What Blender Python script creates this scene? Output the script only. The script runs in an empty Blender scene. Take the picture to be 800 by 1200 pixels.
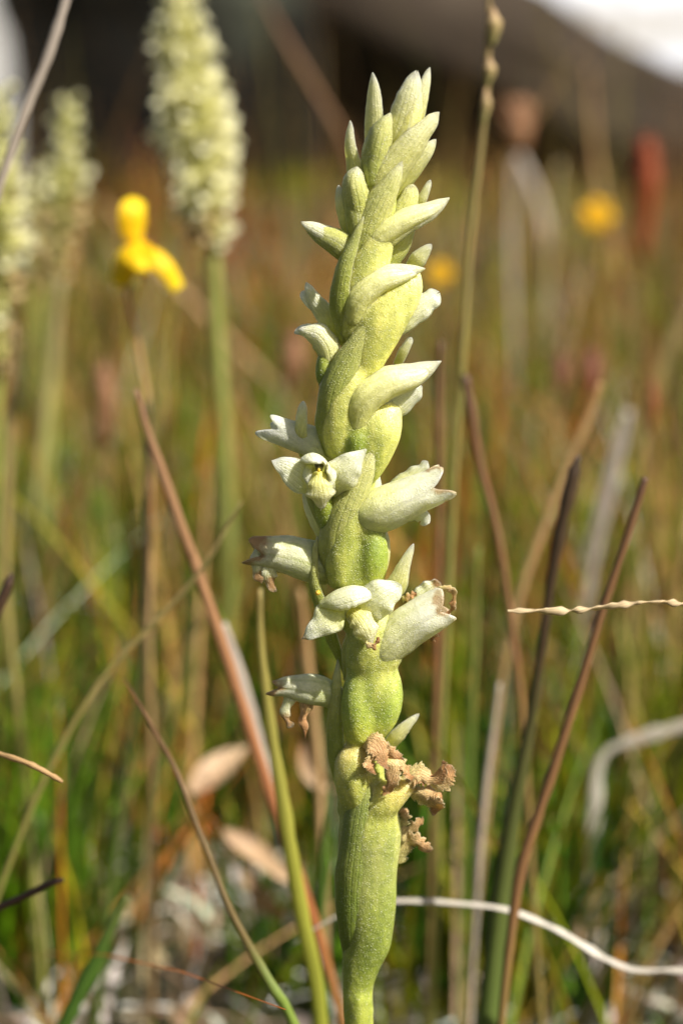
import bpy, bmesh, math, random
import numpy as np
from mathutils import Vector, noise
from mathutils.kdtree import KDTree

# ---------------------------------------------------------------- camera, world, sun
sc = bpy.context.scene
COL = sc.collection
rng = random.Random(7)

D = 0.30                                   # metres from the lens to the flower spike
PITCH = math.radians(11.3)
KPX = 0.2 / 600.0                          # tangent of the view angle per photo pixel
ZMID = 0.125
FWD = Vector((0, math.cos(PITCH), -math.sin(PITCH)))
UPV = Vector((0, math.sin(PITCH), math.cos(PITCH)))
RGT = Vector((1, 0, 0))
CAM = Vector((0, 0, ZMID)) - FWD * D

cd = bpy.data.cameras.new('camera')
cam = bpy.data.objects.new('camera', cd)
COL.objects.link(cam)
cam.location = CAM
cam.rotation_euler = (math.radians(90) - PITCH, 0, 0)
cd.sensor_fit = 'VERTICAL'
cd.sensor_height = 36
cd.lens = 90
cd.clip_start = 0.01
cd.clip_end = 500
cd.dof.use_dof = True
cd.dof.focus_distance = 0.2975
cd.dof.aperture_fstop = 18.0
cd.dof.aperture_blades = 0
sc.camera = cam

SUN_DIR = Vector((0.60, -0.38, 0.70)).normalized()      # towards the sun
sun_el = math.asin(SUN_DIR.z)
w = bpy.data.worlds.new('World')
sc.world = w
w.use_nodes = True
nt = w.node_tree
bg = nt.nodes['Background']
sky = nt.nodes.new('ShaderNodeTexSky')
sky.sky_type = 'NISHITA'
sky.sun_disc = False
sky.sun_elevation = sun_el
sky.sun_rotation = math.atan2(SUN_DIR.x, SUN_DIR.y)
nt.links.new(sky.outputs[0], bg.inputs[0])
bg.inputs[1].default_value = 0.05
sky.dust_density = 4.0
sky.ozone_density = 0.4
sd = bpy.data.lights.new('sun', 'SUN')
sd.energy = 5.0
sd.angle = math.radians(0.5)
sd.color = (1.0, 0.96, 0.86)
so = bpy.data.objects.new('sun', sd)
so.rotation_euler = SUN_DIR.to_track_quat('Z', 'Y').to_euler()
so.location = SUN_DIR * 3
COL.objects.link(so)
sc.view_settings.view_transform = 'Standard'
sc.view_settings.look = 'None'
sc.view_settings.exposure = 0.80
sc.view_settings.gamma = 1.0
sc.render.engine = 'CYCLES'
sc.cycles.use_denoising = True
sc.cycles.max_bounces = 8
sc.cycles.transmission_bounces = 6
sc.cycles.caustics_reflective = False
sc.cycles.caustics_refractive = False


def at(px, py, Y):
    """photo pixel (800x1200) + world depth Y (metres) -> world point"""
    d = FWD + RGT * ((px - 400) * KPX) + UPV * ((600 - py) * KPX)
    t = (Y - CAM.y) / d.y
    return CAM + d * t


def P(px, py, d=0.0):
    return at(px, py, d * 1e-4)


def px_size(Y):
    return KPX * (Y - CAM.y)               # metres per photo pixel at depth Y


# ---------------------------------------------------------------- materials
def new_mat(name):
    m = bpy.data.materials.new(name)
    m.use_nodes = True
    t = m.node_tree
    return m, t, t.nodes['Principled BSDF'], t.nodes['Material Output']


def ramp(t, stops, fac=None):
    r = t.nodes.new('ShaderNodeValToRGB')
    el = r.color_ramp.elements
    while len(el) < len(stops):
        el.new(0.5)
    for e, (p, c) in zip(el, stops):
        e.position = p
        e.color = (c[0], c[1], c[2], 1)
    if fac is not None:
        t.links.new(fac, r.inputs[0])
    return r


def mixc(t, a, b, fac, mode='MIX'):
    m = t.nodes.new('ShaderNodeMix')
    m.data_type = 'RGBA'
    m.blend_type = mode
    for s, i in ((a, 6), (b, 7)):
        if isinstance(s, tuple):
            m.inputs[i].default_value = (s[0], s[1], s[2], 1)
        else:
            t.links.new(s, m.inputs[i])
    if isinstance(fac, (int, float)):
        m.inputs[0].default_value = fac
    else:
        t.links.new(fac, m.inputs[0])
    return m.outputs[2]


def math_node(t, op, a, b=None, c=None):
    n = t.nodes.new('ShaderNodeMath')
    n.operation = op
    for i, v in enumerate((a, b, c)):
        if v is None:
            continue
        if isinstance(v, (int, float)):
            n.inputs[i].default_value = v
        else:
            t.links.new(v, n.inputs[i])
    return n.outputs[0]


def petal_mat(name, stops, vein=(0.35, 0.45, 0.08), vein_amt=0.25, sss=0.9, rad=0.0009, rough=0.42,
              papilla=0.5, brown=0.0, brown_from=0.75, mottling=0.2, blotch=0.0, edge=0.0):
    """flower tissue: pigment runs from base (v=0) to tip (v=1), veins along it, glistening papillae"""
    m, t, b, out = new_mat(name)
    uv = t.nodes.new('ShaderNodeUVMap')
    uv.uv_map = 'UVMap'
    sep = t.nodes.new('ShaderNodeSeparateXYZ')
    t.links.new(uv.outputs[0], sep.inputs[0])
    tc = t.nodes.new('ShaderNodeTexCoord')
    n1 = t.nodes.new('ShaderNodeTexNoise')
    n1.inputs['Scale'].default_value = 260
    n1.inputs['Detail'].default_value = 4
    t.links.new(tc.outputs['Object'], n1.inputs['Vector'])
    v = math_node(t, 'ADD', sep.outputs[1], math_node(t, 'MULTIPLY', math_node(t, 'SUBTRACT', n1.outputs[0], 0.5), 0.45))
    col = ramp(t, stops, v).outputs[0]
    # veins: lines of constant u
    wv = math_node(t, 'SINE', math_node(t, 'ADD', math_node(t, 'MULTIPLY', sep.outputs[0], 44.0),
                                        math_node(t, 'MULTIPLY', n1.outputs[0], 3.0)))
    wv = math_node(t, 'POWER', math_node(t, 'MAXIMUM', wv, 0.0), 3.0)
    col = mixc(t, col, vein, math_node(t, 'MULTIPLY', wv, vein_amt))
    # mottling at two scales
    n2 = t.nodes.new('ShaderNodeTexNoise')
    n2.inputs['Scale'].default_value = 1100
    n2.inputs['Detail'].default_value = 5
    n2.inputs['Roughness'].default_value = 0.7
    t.links.new(tc.outputs['Object'], n2.inputs['Vector'])
    mot = ramp(t, [(0.34, (0.58, 0.62, 0.46)), (0.66, (1.2, 1.19, 1.12))], n2.outputs[0]).outputs[0]
    col = mixc(t, col, mot, mottling * 2, 'MULTIPLY')
    n5 = t.nodes.new('ShaderNodeTexNoise')
    n5.inputs['Scale'].default_value = 130
    n5.inputs['Detail'].default_value = 3
    t.links.new(tc.outputs['Object'], n5.inputs['Vector'])
    bl = ramp(t, [(0.40, (1, 1, 1)), (0.60, (0, 0, 0))], n5.outputs[0]).outputs[0]
    col = mixc(t, col, (0.13, 0.21, 0.025), math_node(t, 'MULTIPLY', bl, blotch))
    # thin pale margin
    eu = math_node(t, 'ABSOLUTE', math_node(t, 'SUBTRACT', math_node(t, 'MULTIPLY', sep.outputs[0], 2.0), 1.0))
    eu = ramp(t, [(0.84, (0, 0, 0)), (1.0, (1, 1, 1))], eu).outputs[0]
    col = mixc(t, col, (0.80, 0.79, 0.52), math_node(t, 'MULTIPLY', eu, edge))
    # tiny pale papillae
    vo = t.nodes.new('ShaderNodeTexVoronoi')
    vo.inputs['Scale'].default_value = 4200
    t.links.new(tc.outputs['Object'], vo.inputs['Vector'])
    dot = ramp(t, [(0.12, (1, 1, 1)), (0.42, (0, 0, 0))], vo.outputs['Distance']).outputs[0]
    sepc = t.nodes.new('ShaderNodeSeparateColor')
    t.links.new(vo.outputs['Color'], sepc.inputs[0])
    keep = math_node(t, 'POWER', sepc.outputs[0], 3.0)
    spark = math_node(t, 'MULTIPLY', math_node(t, 'MULTIPLY', dot, keep), papilla)
    col = mixc(t, col, (0.92, 0.92, 0.80), spark)
    if brown > 0:
        n3 = t.nodes.new('ShaderNodeTexNoise')
        n3.inputs['Scale'].default_value = 420
        n3.inputs['Detail'].default_value = 3
        t.links.new(tc.outputs['Object'], n3.inputs['Vector'])
        f = math_node(t, 'ADD', sep.outputs[1], math_node(t, 'MULTIPLY', math_node(t, 'SUBTRACT', n3.outputs[0], 0.5), 0.5))
        f = ramp(t, [(brown_from, (0, 0, 0)), (min(1.0, brown_from + 0.10), (1, 1, 1))], f).outputs[0]
        col = mixc(t, col, (0.33, 0.15, 0.05), math_node(t, 'MULTIPLY', f, brown))
    t.links.new(col, b.inputs['Base Color'])
    b.inputs['Roughness'].default_value = rough - 0.06
    b.inputs['Subsurface Weight'].default_value = sss
    b.inputs['Subsurface Radius'].default_value = (1.0, 1.0, 0.8)
    b.inputs['Subsurface Scale'].default_value = rad * 0.45
    tr = t.nodes.new('ShaderNodeBsdfTranslucent')
    t.links.new(mixc(t, col, (0.95, 0.88, 0.40), 0.25), tr.inputs[0])
    mx = t.nodes.new('ShaderNodeMixShader')
    mx.inputs[0].default_value = 0.30 if sss else 0.0
    t.links.new(b.outputs[0], mx.inputs[1])
    t.links.new(tr.outputs[0], mx.inputs[2])
    t.links.new(mx.outputs[0], out.inputs['Surface'])
    b.inputs['Specular IOR Level'].default_value = 0.45
    bp = t.nodes.new('ShaderNodeBump')
    bp.inputs['Strength'].default_value = 0.75
    bp.inputs['Distance'].default_value = 0.00014
    h = math_node(t, 'ADD', math_node(t, 'MULTIPLY', dot, 0.7), math_node(t, 'MULTIPLY', n2.outputs[0], 1.4))
    h = math_node(t, 'SUBTRACT', h, math_node(t, 'MULTIPLY', wv, 0.5))
    t.links.new(h, bp.inputs['Height'])
    t.links.new(bp.outputs[0], b.inputs['Normal'])
    return m


G_DARK = (0.16, 0.24, 0.035)
G_MID = (0.30, 0.36, 0.065)
G_YEL = (0.52, 0.54, 0.12)
PALE = (0.70, 0.70, 0.40)
CREAM = (0.84, 0.83, 0.66)
WHITE = (0.88, 0.87, 0.78)
M = {}
M['bract'] = petal_mat('bract tissue', [(0.0, (0.54, 0.54, 0.13)), (0.35, (0.64, 0.63, 0.19)), (0.75, (0.80, 0.77, 0.34)), (1.0, (0.92, 0.88, 0.56))], vein_amt=0.22, rad=0.0012, blotch=0.22, edge=0.5)
M['bract_pale'] = petal_mat('pale bract tissue', [(0.0, (0.72, 0.70, 0.16)), (0.45, (0.90, 0.86, 0.36)), (1.0, (0.97, 0.94, 0.66))], vein_amt=0.18, rad=0.0015, edge=0.6)
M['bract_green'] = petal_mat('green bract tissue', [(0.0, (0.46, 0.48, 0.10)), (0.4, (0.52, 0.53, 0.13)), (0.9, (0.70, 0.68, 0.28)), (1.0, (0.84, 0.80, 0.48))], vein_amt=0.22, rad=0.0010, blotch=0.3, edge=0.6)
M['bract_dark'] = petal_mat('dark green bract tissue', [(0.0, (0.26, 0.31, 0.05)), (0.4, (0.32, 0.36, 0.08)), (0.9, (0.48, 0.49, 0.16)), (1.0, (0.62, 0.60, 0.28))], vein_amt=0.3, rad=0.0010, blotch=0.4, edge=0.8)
M['sheath'] = petal_mat('yellow green sheath tissue', [(0.0, (0.56, 0.60, 0.15)), (0.4, (0.68, 0.68, 0.22)), (0.8, (0.78, 0.76, 0.32)), (1.0, (0.84, 0.80, 0.42))], vein_amt=0.15, papilla=0.8, rad=0.0015, blotch=0.15)
M['hood'] = petal_mat('cream hood tissue', [(0.0, (0.64, 0.65, 0.17)), (0.3, (0.88, 0.86, 0.38)), (0.7, (0.98, 0.95, 0.62)), (1.0, (0.95, 0.92, 0.62))], vein_amt=0.18, vein=(0.66, 0.66, 0.20), rad=0.0015, edge=0.2)
M['white'] = petal_mat('white petal tissue', [(0.0, (0.78, 0.80, 0.28)), (0.35, (0.94, 0.94, 0.56)), (1.0, (0.96, 0.97, 0.76))], vein_amt=0.08, vein=(0.72, 0.70, 0.32), papilla=0.8, mottling=0.18, rad=0.0014)
M['white_tip'] = petal_mat('white petal tissue with browning edge', [(0.0, (0.62, 0.67, 0.18)), (0.4, (0.90, 0.90, 0.44)), (0.8, (0.96, 0.97, 0.72)), (1.0, (0.96, 0.96, 0.76))], vein_amt=0.16, vein=(0.68, 0.67, 0.26), brown=0.75, brown_from=0.93, papilla=0.7, mottling=0.2, rad=0.0014)
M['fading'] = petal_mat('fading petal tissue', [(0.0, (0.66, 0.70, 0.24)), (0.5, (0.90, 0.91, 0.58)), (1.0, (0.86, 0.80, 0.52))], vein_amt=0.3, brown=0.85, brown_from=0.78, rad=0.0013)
M['lip'] = petal_mat('lip tissue', [(0.0, (0.86, 0.78, 0.16)), (0.5, (0.91, 0.86, 0.38)), (1.0, (0.92, 0.88, 0.62))], vein_amt=0.15, vein=(0.70, 0.62, 0.14), brown=0.35, brown_from=0.90, rad=0.0014)
M['withered'] = petal_mat('withered petal tissue', [(0.0, (0.82, 0.72, 0.34)), (0.3, (0.78, 0.56, 0.30)), (0.65, (0.66, 0.38, 0.19)), (1.0, (0.34, 0.15, 0.06))], vein=(0.25, 0.10, 0.04), vein_amt=0.5, sss=0.5, rough=0.6, papilla=0.15, mottling=0.5, rad=0.0005, edge=0.35)
M['pod'] = petal_mat('yellowing pod tissue', [(0.0, (0.36, 0.41, 0.06)), (0.5, (0.60, 0.54, 0.13)), (1.0, (0.74, 0.56, 0.24))], vein_amt=0.25, papilla=0.35, blotch=0.3, rad=0.0012)
M['stalk'] = petal_mat('flower stalk tissue', [(0.0, (0.30, 0.38, 0.05)), (1.0, (0.42, 0.48, 0.10))], vein_amt=0.25, rad=0.0012, papilla=0.4)
M['ovary'] = M['pod'] = M['stalk'] = None
STOPS = {'sheath': [(0, (0.58, 0.59, 0.13)), (0.5, (0.74, 0.71, 0.22)), (1, (0.84, 0.80, 0.36))],
         'bract': [(0, (0.52, 0.53, 0.13)), (0.5, (0.64, 0.62, 0.18)), (1, (0.76, 0.72, 0.28))],
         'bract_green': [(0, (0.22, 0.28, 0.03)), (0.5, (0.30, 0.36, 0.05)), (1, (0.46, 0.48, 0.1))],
         'ovary': [(0, (0.66, 0.64, 0.10)), (0.4, (0.38, 0.45, 0.08)), (1, (0.46, 0.52, 0.14))],
         'pod': [(0, (0.44, 0.46, 0.09)), (0.5, (0.66, 0.60, 0.17)), (1, (0.80, 0.62, 0.28))],
         'long_pod': [(0, (0.54, 0.54, 0.10)), (0.3, (0.30, 0.34, 0.07)), (0.6, (0.42, 0.44, 0.13)), (1, (0.52, 0.52, 0.20))],
         'stalk': [(0, (0.54, 0.58, 0.12)), (1, (0.62, 0.64, 0.2))]}


def rachis_mat():
    m, t, b, out = new_mat('flower stalk and ovary tissue')
    a = t.nodes.new('ShaderNodeAttribute')
    a.attribute_name = 'tint'
    tc = t.nodes.new('ShaderNodeTexCoord')

    def nz(scale, detail, stretch=(1, 1, 1)):
        mp = t.nodes.new('ShaderNodeMapping')
        mp.inputs['Scale'].default_value = stretch
        t.links.new(tc.outputs['Object'], mp.inputs[0])
        n = t.nodes.new('ShaderNodeTexNoise')
        n.inputs['Scale'].default_value = scale
        n.inputs['Detail'].default_value = detail
        n.inputs['Roughness'].default_value = 0.65
        t.links.new(mp.outputs[0], n.inputs['Vector'])
        return n.outputs[0]
    bl = ramp(t, [(0.42, (1, 1, 1)), (0.60, (0, 0, 0))], nz(120, 3, (1, 1, 0.5))).outputs[0]
    col = mixc(t, a.outputs['Color'], (0.20, 0.27, 0.03), math_node(t, 'MULTIPLY', bl, 0.5))
    vn = ramp(t, [(0.42, (0.66, 0.72, 0.5)), (0.6, (1.1, 1.08, 1.0))], nz(900, 3, (1, 1, 0.07))).outputs[0]
    col = mixc(t, col, vn, 0.45, 'MULTIPLY')
    fine = nz(1100, 5)
    mo = ramp(t, [(0.32, (0.5, 0.54, 0.42)), (0.68, (1.25, 1.22, 1.1))], fine).outputs[0]
    col = mixc(t, col, mo, 0.45, 'MULTIPLY')
    vo = t.nodes.new('ShaderNodeTexVoronoi')
    vo.inputs['Scale'].default_value = 4200
    t.links.new(tc.outputs['Object'], vo.inputs['Vector'])
    dot = ramp(t, [(0.12, (1, 1, 1)), (0.42, (0, 0, 0))], vo.outputs['Distance']).outputs[0]
    sepc = t.nodes.new('ShaderNodeSeparateColor')
    t.links.new(vo.outputs['Color'], sepc.inputs[0])
    col = mixc(t, col, (0.92, 0.91, 0.72), math_node(t, 'MULTIPLY', math_node(t, 'MULTIPLY', dot, math_node(t, 'POWER', sepc.outputs[0], 3.0)), 0.7))
    t.links.new(col, b.inputs['Base Color'])
    b.inputs['Roughness'].default_value = 0.42
    b.inputs['Subsurface Weight'].default_value = 0.9
    b.inputs['Subsurface Radius'].default_value = (1, 1, 0.6)
    b.inputs['Subsurface Scale'].default_value = 0.0015
    bp = t.nodes.new('ShaderNodeBump')
    bp.inputs['Strength'].default_value = 0.9
    bp.inputs['Distance'].default_value = 0.00016
    t.links.new(math_node(t, 'ADD', math_node(t, 'MULTIPLY', dot, 0.7), math_node(t, 'MULTIPLY', fine, 1.4)), bp.inputs['Height'])
    t.links.new(bp.outputs[0], b.inputs['Normal'])
    return m


M['throat_shade'] = petal_mat('painted shade of flower opening', [(0.0, (0.06, 0.055, 0.01)), (1.0, (0.12, 0.10, 0.02))], sss=0.0, papilla=0)  # dark colour painted in for the shade inside the flower's opening
M['pollen'] = petal_mat('yellow pollen', [(0.0, (0.75, 0.5, 0.03)), (1.0, (0.85, 0.6, 0.08))], vein_amt=0)


def plant_mat(name, stops, scale=90, rough=0.55, transl=0.25, spec=0.4, streak=0.5):
    """stems, blades: colour along v, fibrous streaks along the blade"""
    m, t, b, out = new_mat(name)
    uv = t.nodes.new('ShaderNodeUVMap')
    uv.uv_map = 'UVMap'
    mp = t.nodes.new('ShaderNodeMapping')
    mp.inputs['Scale'].default_value = (9, 3, 1)
    t.links.new(uv.outputs[0], mp.inputs[0])
    n = t.nodes.new('ShaderNodeTexNoise')
    n.inputs['Scale'].default_value = 3
    n.inputs['Detail'].default_value = 6
    t.links.new(mp.outputs[0], n.inputs['Vector'])
    sep = t.nodes.new('ShaderNodeSeparateXYZ')
    t.links.new(uv.outputs[0], sep.inputs[0])
    v = math_node(t, 'ADD', sep.outputs[1], math_node(t, 'MULTIPLY', math_node(t, 'SUBTRACT', n.outputs[0], 0.5), 0.22))
    col = ramp(t, stops, v).outputs[0]
    dk = ramp(t, [(0.35, (0.45, 0.42, 0.38)), (0.65, (1.25, 1.22, 1.15))], n.outputs[0]).outputs[0]
    col = mixc(t, col, dk, streak, 'MULTIPLY')
    t.links.new(col, b.inputs['Base Color'])
    b.inputs['Roughness'].default_value = rough
    b.inputs['Specular IOR Level'].default_value = spec
    bp = t.nodes.new('ShaderNodeBump')
    bp.inputs['Strength'].default_value = 0.5
    bp.inputs['Distance'].default_value = 0.0002
    t.links.new(n.outputs[0], bp.inputs['Height'])
    t.links.new(bp.outputs[0], b.inputs['Normal'])
    if transl > 0:
        tr = t.nodes.new('ShaderNodeBsdfTranslucent')
        t.links.new(col, tr.inputs[0])
        mx = t.nodes.new('ShaderNodeMixShader')
        mx.inputs[0].default_value = transl
        t.links.new(b.outputs[0], mx.inputs[1])
        t.links.new(tr.outputs[0], mx.inputs[2])
        t.links.new(mx.outputs[0], out.inputs['Surface'])
    return m


M['straw'] = plant_mat('straw', [(0, (0.42, 0.27, 0.12)), (0.5, (0.55, 0.36, 0.17)), (1, (0.46, 0.28, 0.12))])
M['twist'] = plant_mat('twisted straw', [(0, (0.70, 0.52, 0.30)), (1, (0.75, 0.60, 0.38))], streak=0.7)
M['brownstem'] = plant_mat('brown stem', [(0, (0.22, 0.20, 0.05)), (0.35, (0.24, 0.12, 0.05)), (0.8, (0.20, 0.10, 0.045)), (1, (0.10, 0.05, 0.03))], transl=0.1)
M['redstem'] = plant_mat('reddish brown stem', [(0, (0.20, 0.22, 0.05)), (0.25, (0.42, 0.14, 0.05)), (0.65, (0.36, 0.19, 0.09)), (1, (0.30, 0.17, 0.09))], transl=0.15)
M['darkstem'] = plant_mat('dark stem turning green below', [(0, (0.10, 0.17, 0.03)), (0.4, (0.08, 0.09, 0.02)), (0.62, (0.06, 0.035, 0.015)), (1, (0.05, 0.028, 0.015))], transl=0.1)
M['blackish'] = plant_mat('dark brown twig', [(0, (0.09, 0.05, 0.025)), (1, (0.05, 0.025, 0.015))], transl=0.0)
M['green'] = plant_mat('green blade', [(0, (0.14, 0.24, 0.03)), (0.6, (0.20, 0.30, 0.05)), (1, (0.34, 0.34, 0.09))], transl=0.4)
M['deepgreen'] = plant_mat('deep green blade', [(0, (0.05, 0.12, 0.015)), (0.7, (0.08, 0.16, 0.02)), (1, (0.14, 0.16, 0.04))], transl=0.3)
M['yellowgreen'] = plant_mat('yellow green blade', [(0, (0.34, 0.38, 0.04)), (0.55, (0.42, 0.42, 0.06)), (1, (0.46, 0.36, 0.13))], transl=0.4)
M['brown2green'] = plant_mat('blade brown above green below', [(0, (0.26, 0.36, 0.05)), (0.36, (0.20, 0.28, 0.05)), (0.46, (0.16, 0.11, 0.03)), (1, (0.17, 0.08, 0.035))], transl=0.2)
M['bleached'] = plant_mat('bleached dead blade', [(0, (0.40, 0.35, 0.29)), (0.5, (0.66, 0.62, 0.56)), (1, (0.50, 0.45, 0.38))], rough=0.4, transl=0.2, spec=0.6, streak=0.9)
M['greyblade'] = plant_mat('grey pink dead blade', [(0, (0.46, 0.38, 0.30)), (1, (0.50, 0.43, 0.38))], transl=0.2)
M['olive'] = plant_mat('olive stalk', [(0, (0.24, 0.26, 0.05)), (0.5, (0.34, 0.28, 0.09)), (1, (0.30, 0.21, 0.10))], transl=0.2)
M['olive_light'] = plant_mat('pale olive stalk', [(0, (0.36, 0.36, 0.10)), (1, (0.44, 0.36, 0.18))], transl=0.2)
M['spikelet'] = plant_mat('tan spikelet', [(0, (0.36, 0.34, 0.12)), (1, (0.55, 0.36, 0.20))])
M['orchidgreen'] = plant_mat('fresh green flower stalk', [(0, (0.20, 0.23, 0.05)), (1, (0.34, 0.35, 0.09))], transl=0.2)
M['yellow'] = plant_mat('yellow petal', [(0, (0.86, 0.52, 0.0)), (1, (0.92, 0.70, 0.01))], transl=0.4, streak=0.2)
M['orange'] = plant_mat('orange yellow petal', [(0, (0.84, 0.44, 0.0)), (1, (0.90, 0.56, 0.01))], transl=0.3, streak=0.2)
M['redhead'] = plant_mat('rust red bract', [(0, (0.24, 0.06, 0.015)), (1, (0.38, 0.075, 0.02))], transl=0.3)
M['rosehead'] = plant_mat('dusky rose seed head', [(0, (0.22, 0.08, 0.05)), (1, (0.32, 0.12, 0.09))], transl=0.3)
M['tanhead'] = plant_mat('tan seed head', [(0, (0.22, 0.11, 0.05)), (1, (0.36, 0.18, 0.09))], transl=0.2)
M['darkhead'] = plant_mat('dark rust seed head', [(0, (0.18, 0.06, 0.02)), (1, (0.26, 0.09, 0.03))], transl=0.1)
M['deadleaf'] = plant_mat('dry tan leaf', [(0, (0.44, 0.28, 0.16)), (1, (0.62, 0.44, 0.28))], transl=0.3)
M['bgbell'] = plant_mat('cream bell petal', [(0, (0.60, 0.58, 0.13)), (0.5, (0.76, 0.73, 0.32)), (1, (0.93, 0.90, 0.66))], transl=0.45, streak=0.15)
M['bgbract'] = plant_mat('pale green bract', [(0, (0.50, 0.52, 0.10)), (1, (0.70, 0.68, 0.28))], transl=0.45, streak=0.2)
M['fadebell'] = plant_mat('fading tan bell petal', [(0, (0.34, 0.36, 0.10)), (1, (0.60, 0.42, 0.22))], transl=0.3, streak=0.3)


def col_attr_mat(name, transl=0.35, rough=0.5, spec=0.35):
    m, t, b, out = new_mat(name)
    a = t.nodes.new('ShaderNodeAttribute')
    a.attribute_name = 'tint'
    tc = t.nodes.new('ShaderNodeTexCoord')
    n = t.nodes.new('ShaderNodeTexNoise')
    n.inputs['Scale'].default_value = 160
    n.inputs['Detail'].default_value = 3
    t.links.new(tc.outputs['Object'], n.inputs['Vector'])
    dk = ramp(t, [(0.3, (0.55, 0.52, 0.48)), (0.7, (1.2, 1.18, 1.1))], n.outputs[0]).outputs[0]
    col = mixc(t, a.outputs['Color'], dk, 0.8, 'MULTIPLY')
    t.links.new(col, b.inputs['Base Color'])
    b.inputs['Roughness'].default_value = rough
    b.inputs['Specular IOR Level'].default_value = spec
    tr = t.nodes.new('ShaderNodeBsdfTranslucent')
    t.links.new(col, tr.inputs[0])
    mx = t.nodes.new('ShaderNodeMixShader')
    mx.inputs[0].default_value = transl
    t.links.new(b.outputs[0], mx.inputs[1])
    t.links.new(tr.outputs[0], mx.inputs[2])
    t.links.new(mx.outputs[0], out.inputs['Surface'])
    return m


# ---------------------------------------------------------------- mesh helpers
def catmull(pts, n):
    """smooth resample of a list of equal-length tuples"""
    A = np.array(pts, dtype=float)
    if len(A) == 1:
        return np.repeat(A, n, 0)
    Pm = np.vstack([2 * A[0] - A[1], A, 2 * A[-1] - A[-2]])
    out = []
    L = len(A) - 1
    for i in range(n):
        u = i / (n - 1) * L
        k = min(int(u), L - 1)
        f = u - k
        p0, p1, p2, p3 = Pm[k], Pm[k + 1], Pm[k + 2], Pm[k + 3]
        out.append(0.5 * ((2 * p1) + (-p0 + p2) * f + (2 * p0 - 5 * p1 + 4 * p2 - p3) * f * f + (-p0 + 3 * p1 - 3 * p2 + p3) * f ** 3))
    return np.array(out)


def frames(C, n0):
    """per-point tangent, side, normal; normal follows n0"""
    T = np.gradient(C, axis=0)
    T /= np.linalg.norm(T, axis=1)[:, None] + 1e-12
    N = np.zeros_like(C)
    n = np.array(n0, dtype=float)
    for i in range(len(C)):
        n = n - T[i] * np.dot(n, T[i])
        ln = np.linalg.norm(n)
        if ln < 1e-6:
            n = np.array([0.3, -0.9, 0.2])
            n = n - T[i] * np.dot(n, T[i])
            ln = np.linalg.norm(n)
        n = n / ln
        N[i] = n
    return T, np.cross(T, N), N


def link_mesh(name, V, F, UV, mat, parent=None, loc=None):
    me = bpy.data.meshes.new(name)
    V = np.asarray(V)
    if loc is not None:
        V = V - np.array(loc)[None, :]
    me.from_pydata(V.tolist(), [], F)
    bm = bmesh.new()
    bm.from_mesh(me)
    bmesh.ops.recalc_face_normals(bm, faces=bm.faces)
    bm.to_mesh(me)
    bm.free()
    ul = me.uv_layers.new(name='UVMap')
    idx = np.zeros(len(me.loops), dtype=np.int32)
    me.loops.foreach_get('vertex_index', idx)
    ul.data.foreach_set('uv', np.asarray(UV, dtype=np.float32)[idx].ravel())
    me.materials.append(mat)
    me.shade_smooth()
    o = bpy.data.objects.new(name, me)
    COL.objects.link(o)
    if loc is not None:
        o.location = loc
    if parent is not None:
        o.parent = parent
        # parent sits at origin-with-location: keep world placement
        o.location = Vector(o.location) - world_loc(parent)
    return o


def world_loc(o):
    v = Vector(o.location)
    while o.parent is not None:
        o = o.parent
        v += Vector(o.location)
    return v


def grid_faces(nr, nc, closed=False, base=0, flip=False):
    F = []
    for i in range(nr - 1):
        for j in range(nc if closed else nc - 1):
            a = base + i * nc + j
            b = base + i * nc + (j + 1) % nc
            c = base + (i + 1) * nc + (j + 1) % nc
            d = base + (i + 1) * nc + j
            F.append((a, b, c, d) if not flip else (d, c, b, a))
    return F


SEED = [0]


def wob(V, amp, scale):
    """organic unevenness of a vertex array"""
    SEED[0] += 1
    off = Vector((SEED[0] * 3.7, SEED[0] * 1.3, 0))
    out = np.array(V)
    for i, v in enumerate(V):
        q = noise.noise_vector(Vector(v) * scale + off)
        out[i] += np.array(q) * amp
    return out


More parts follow.
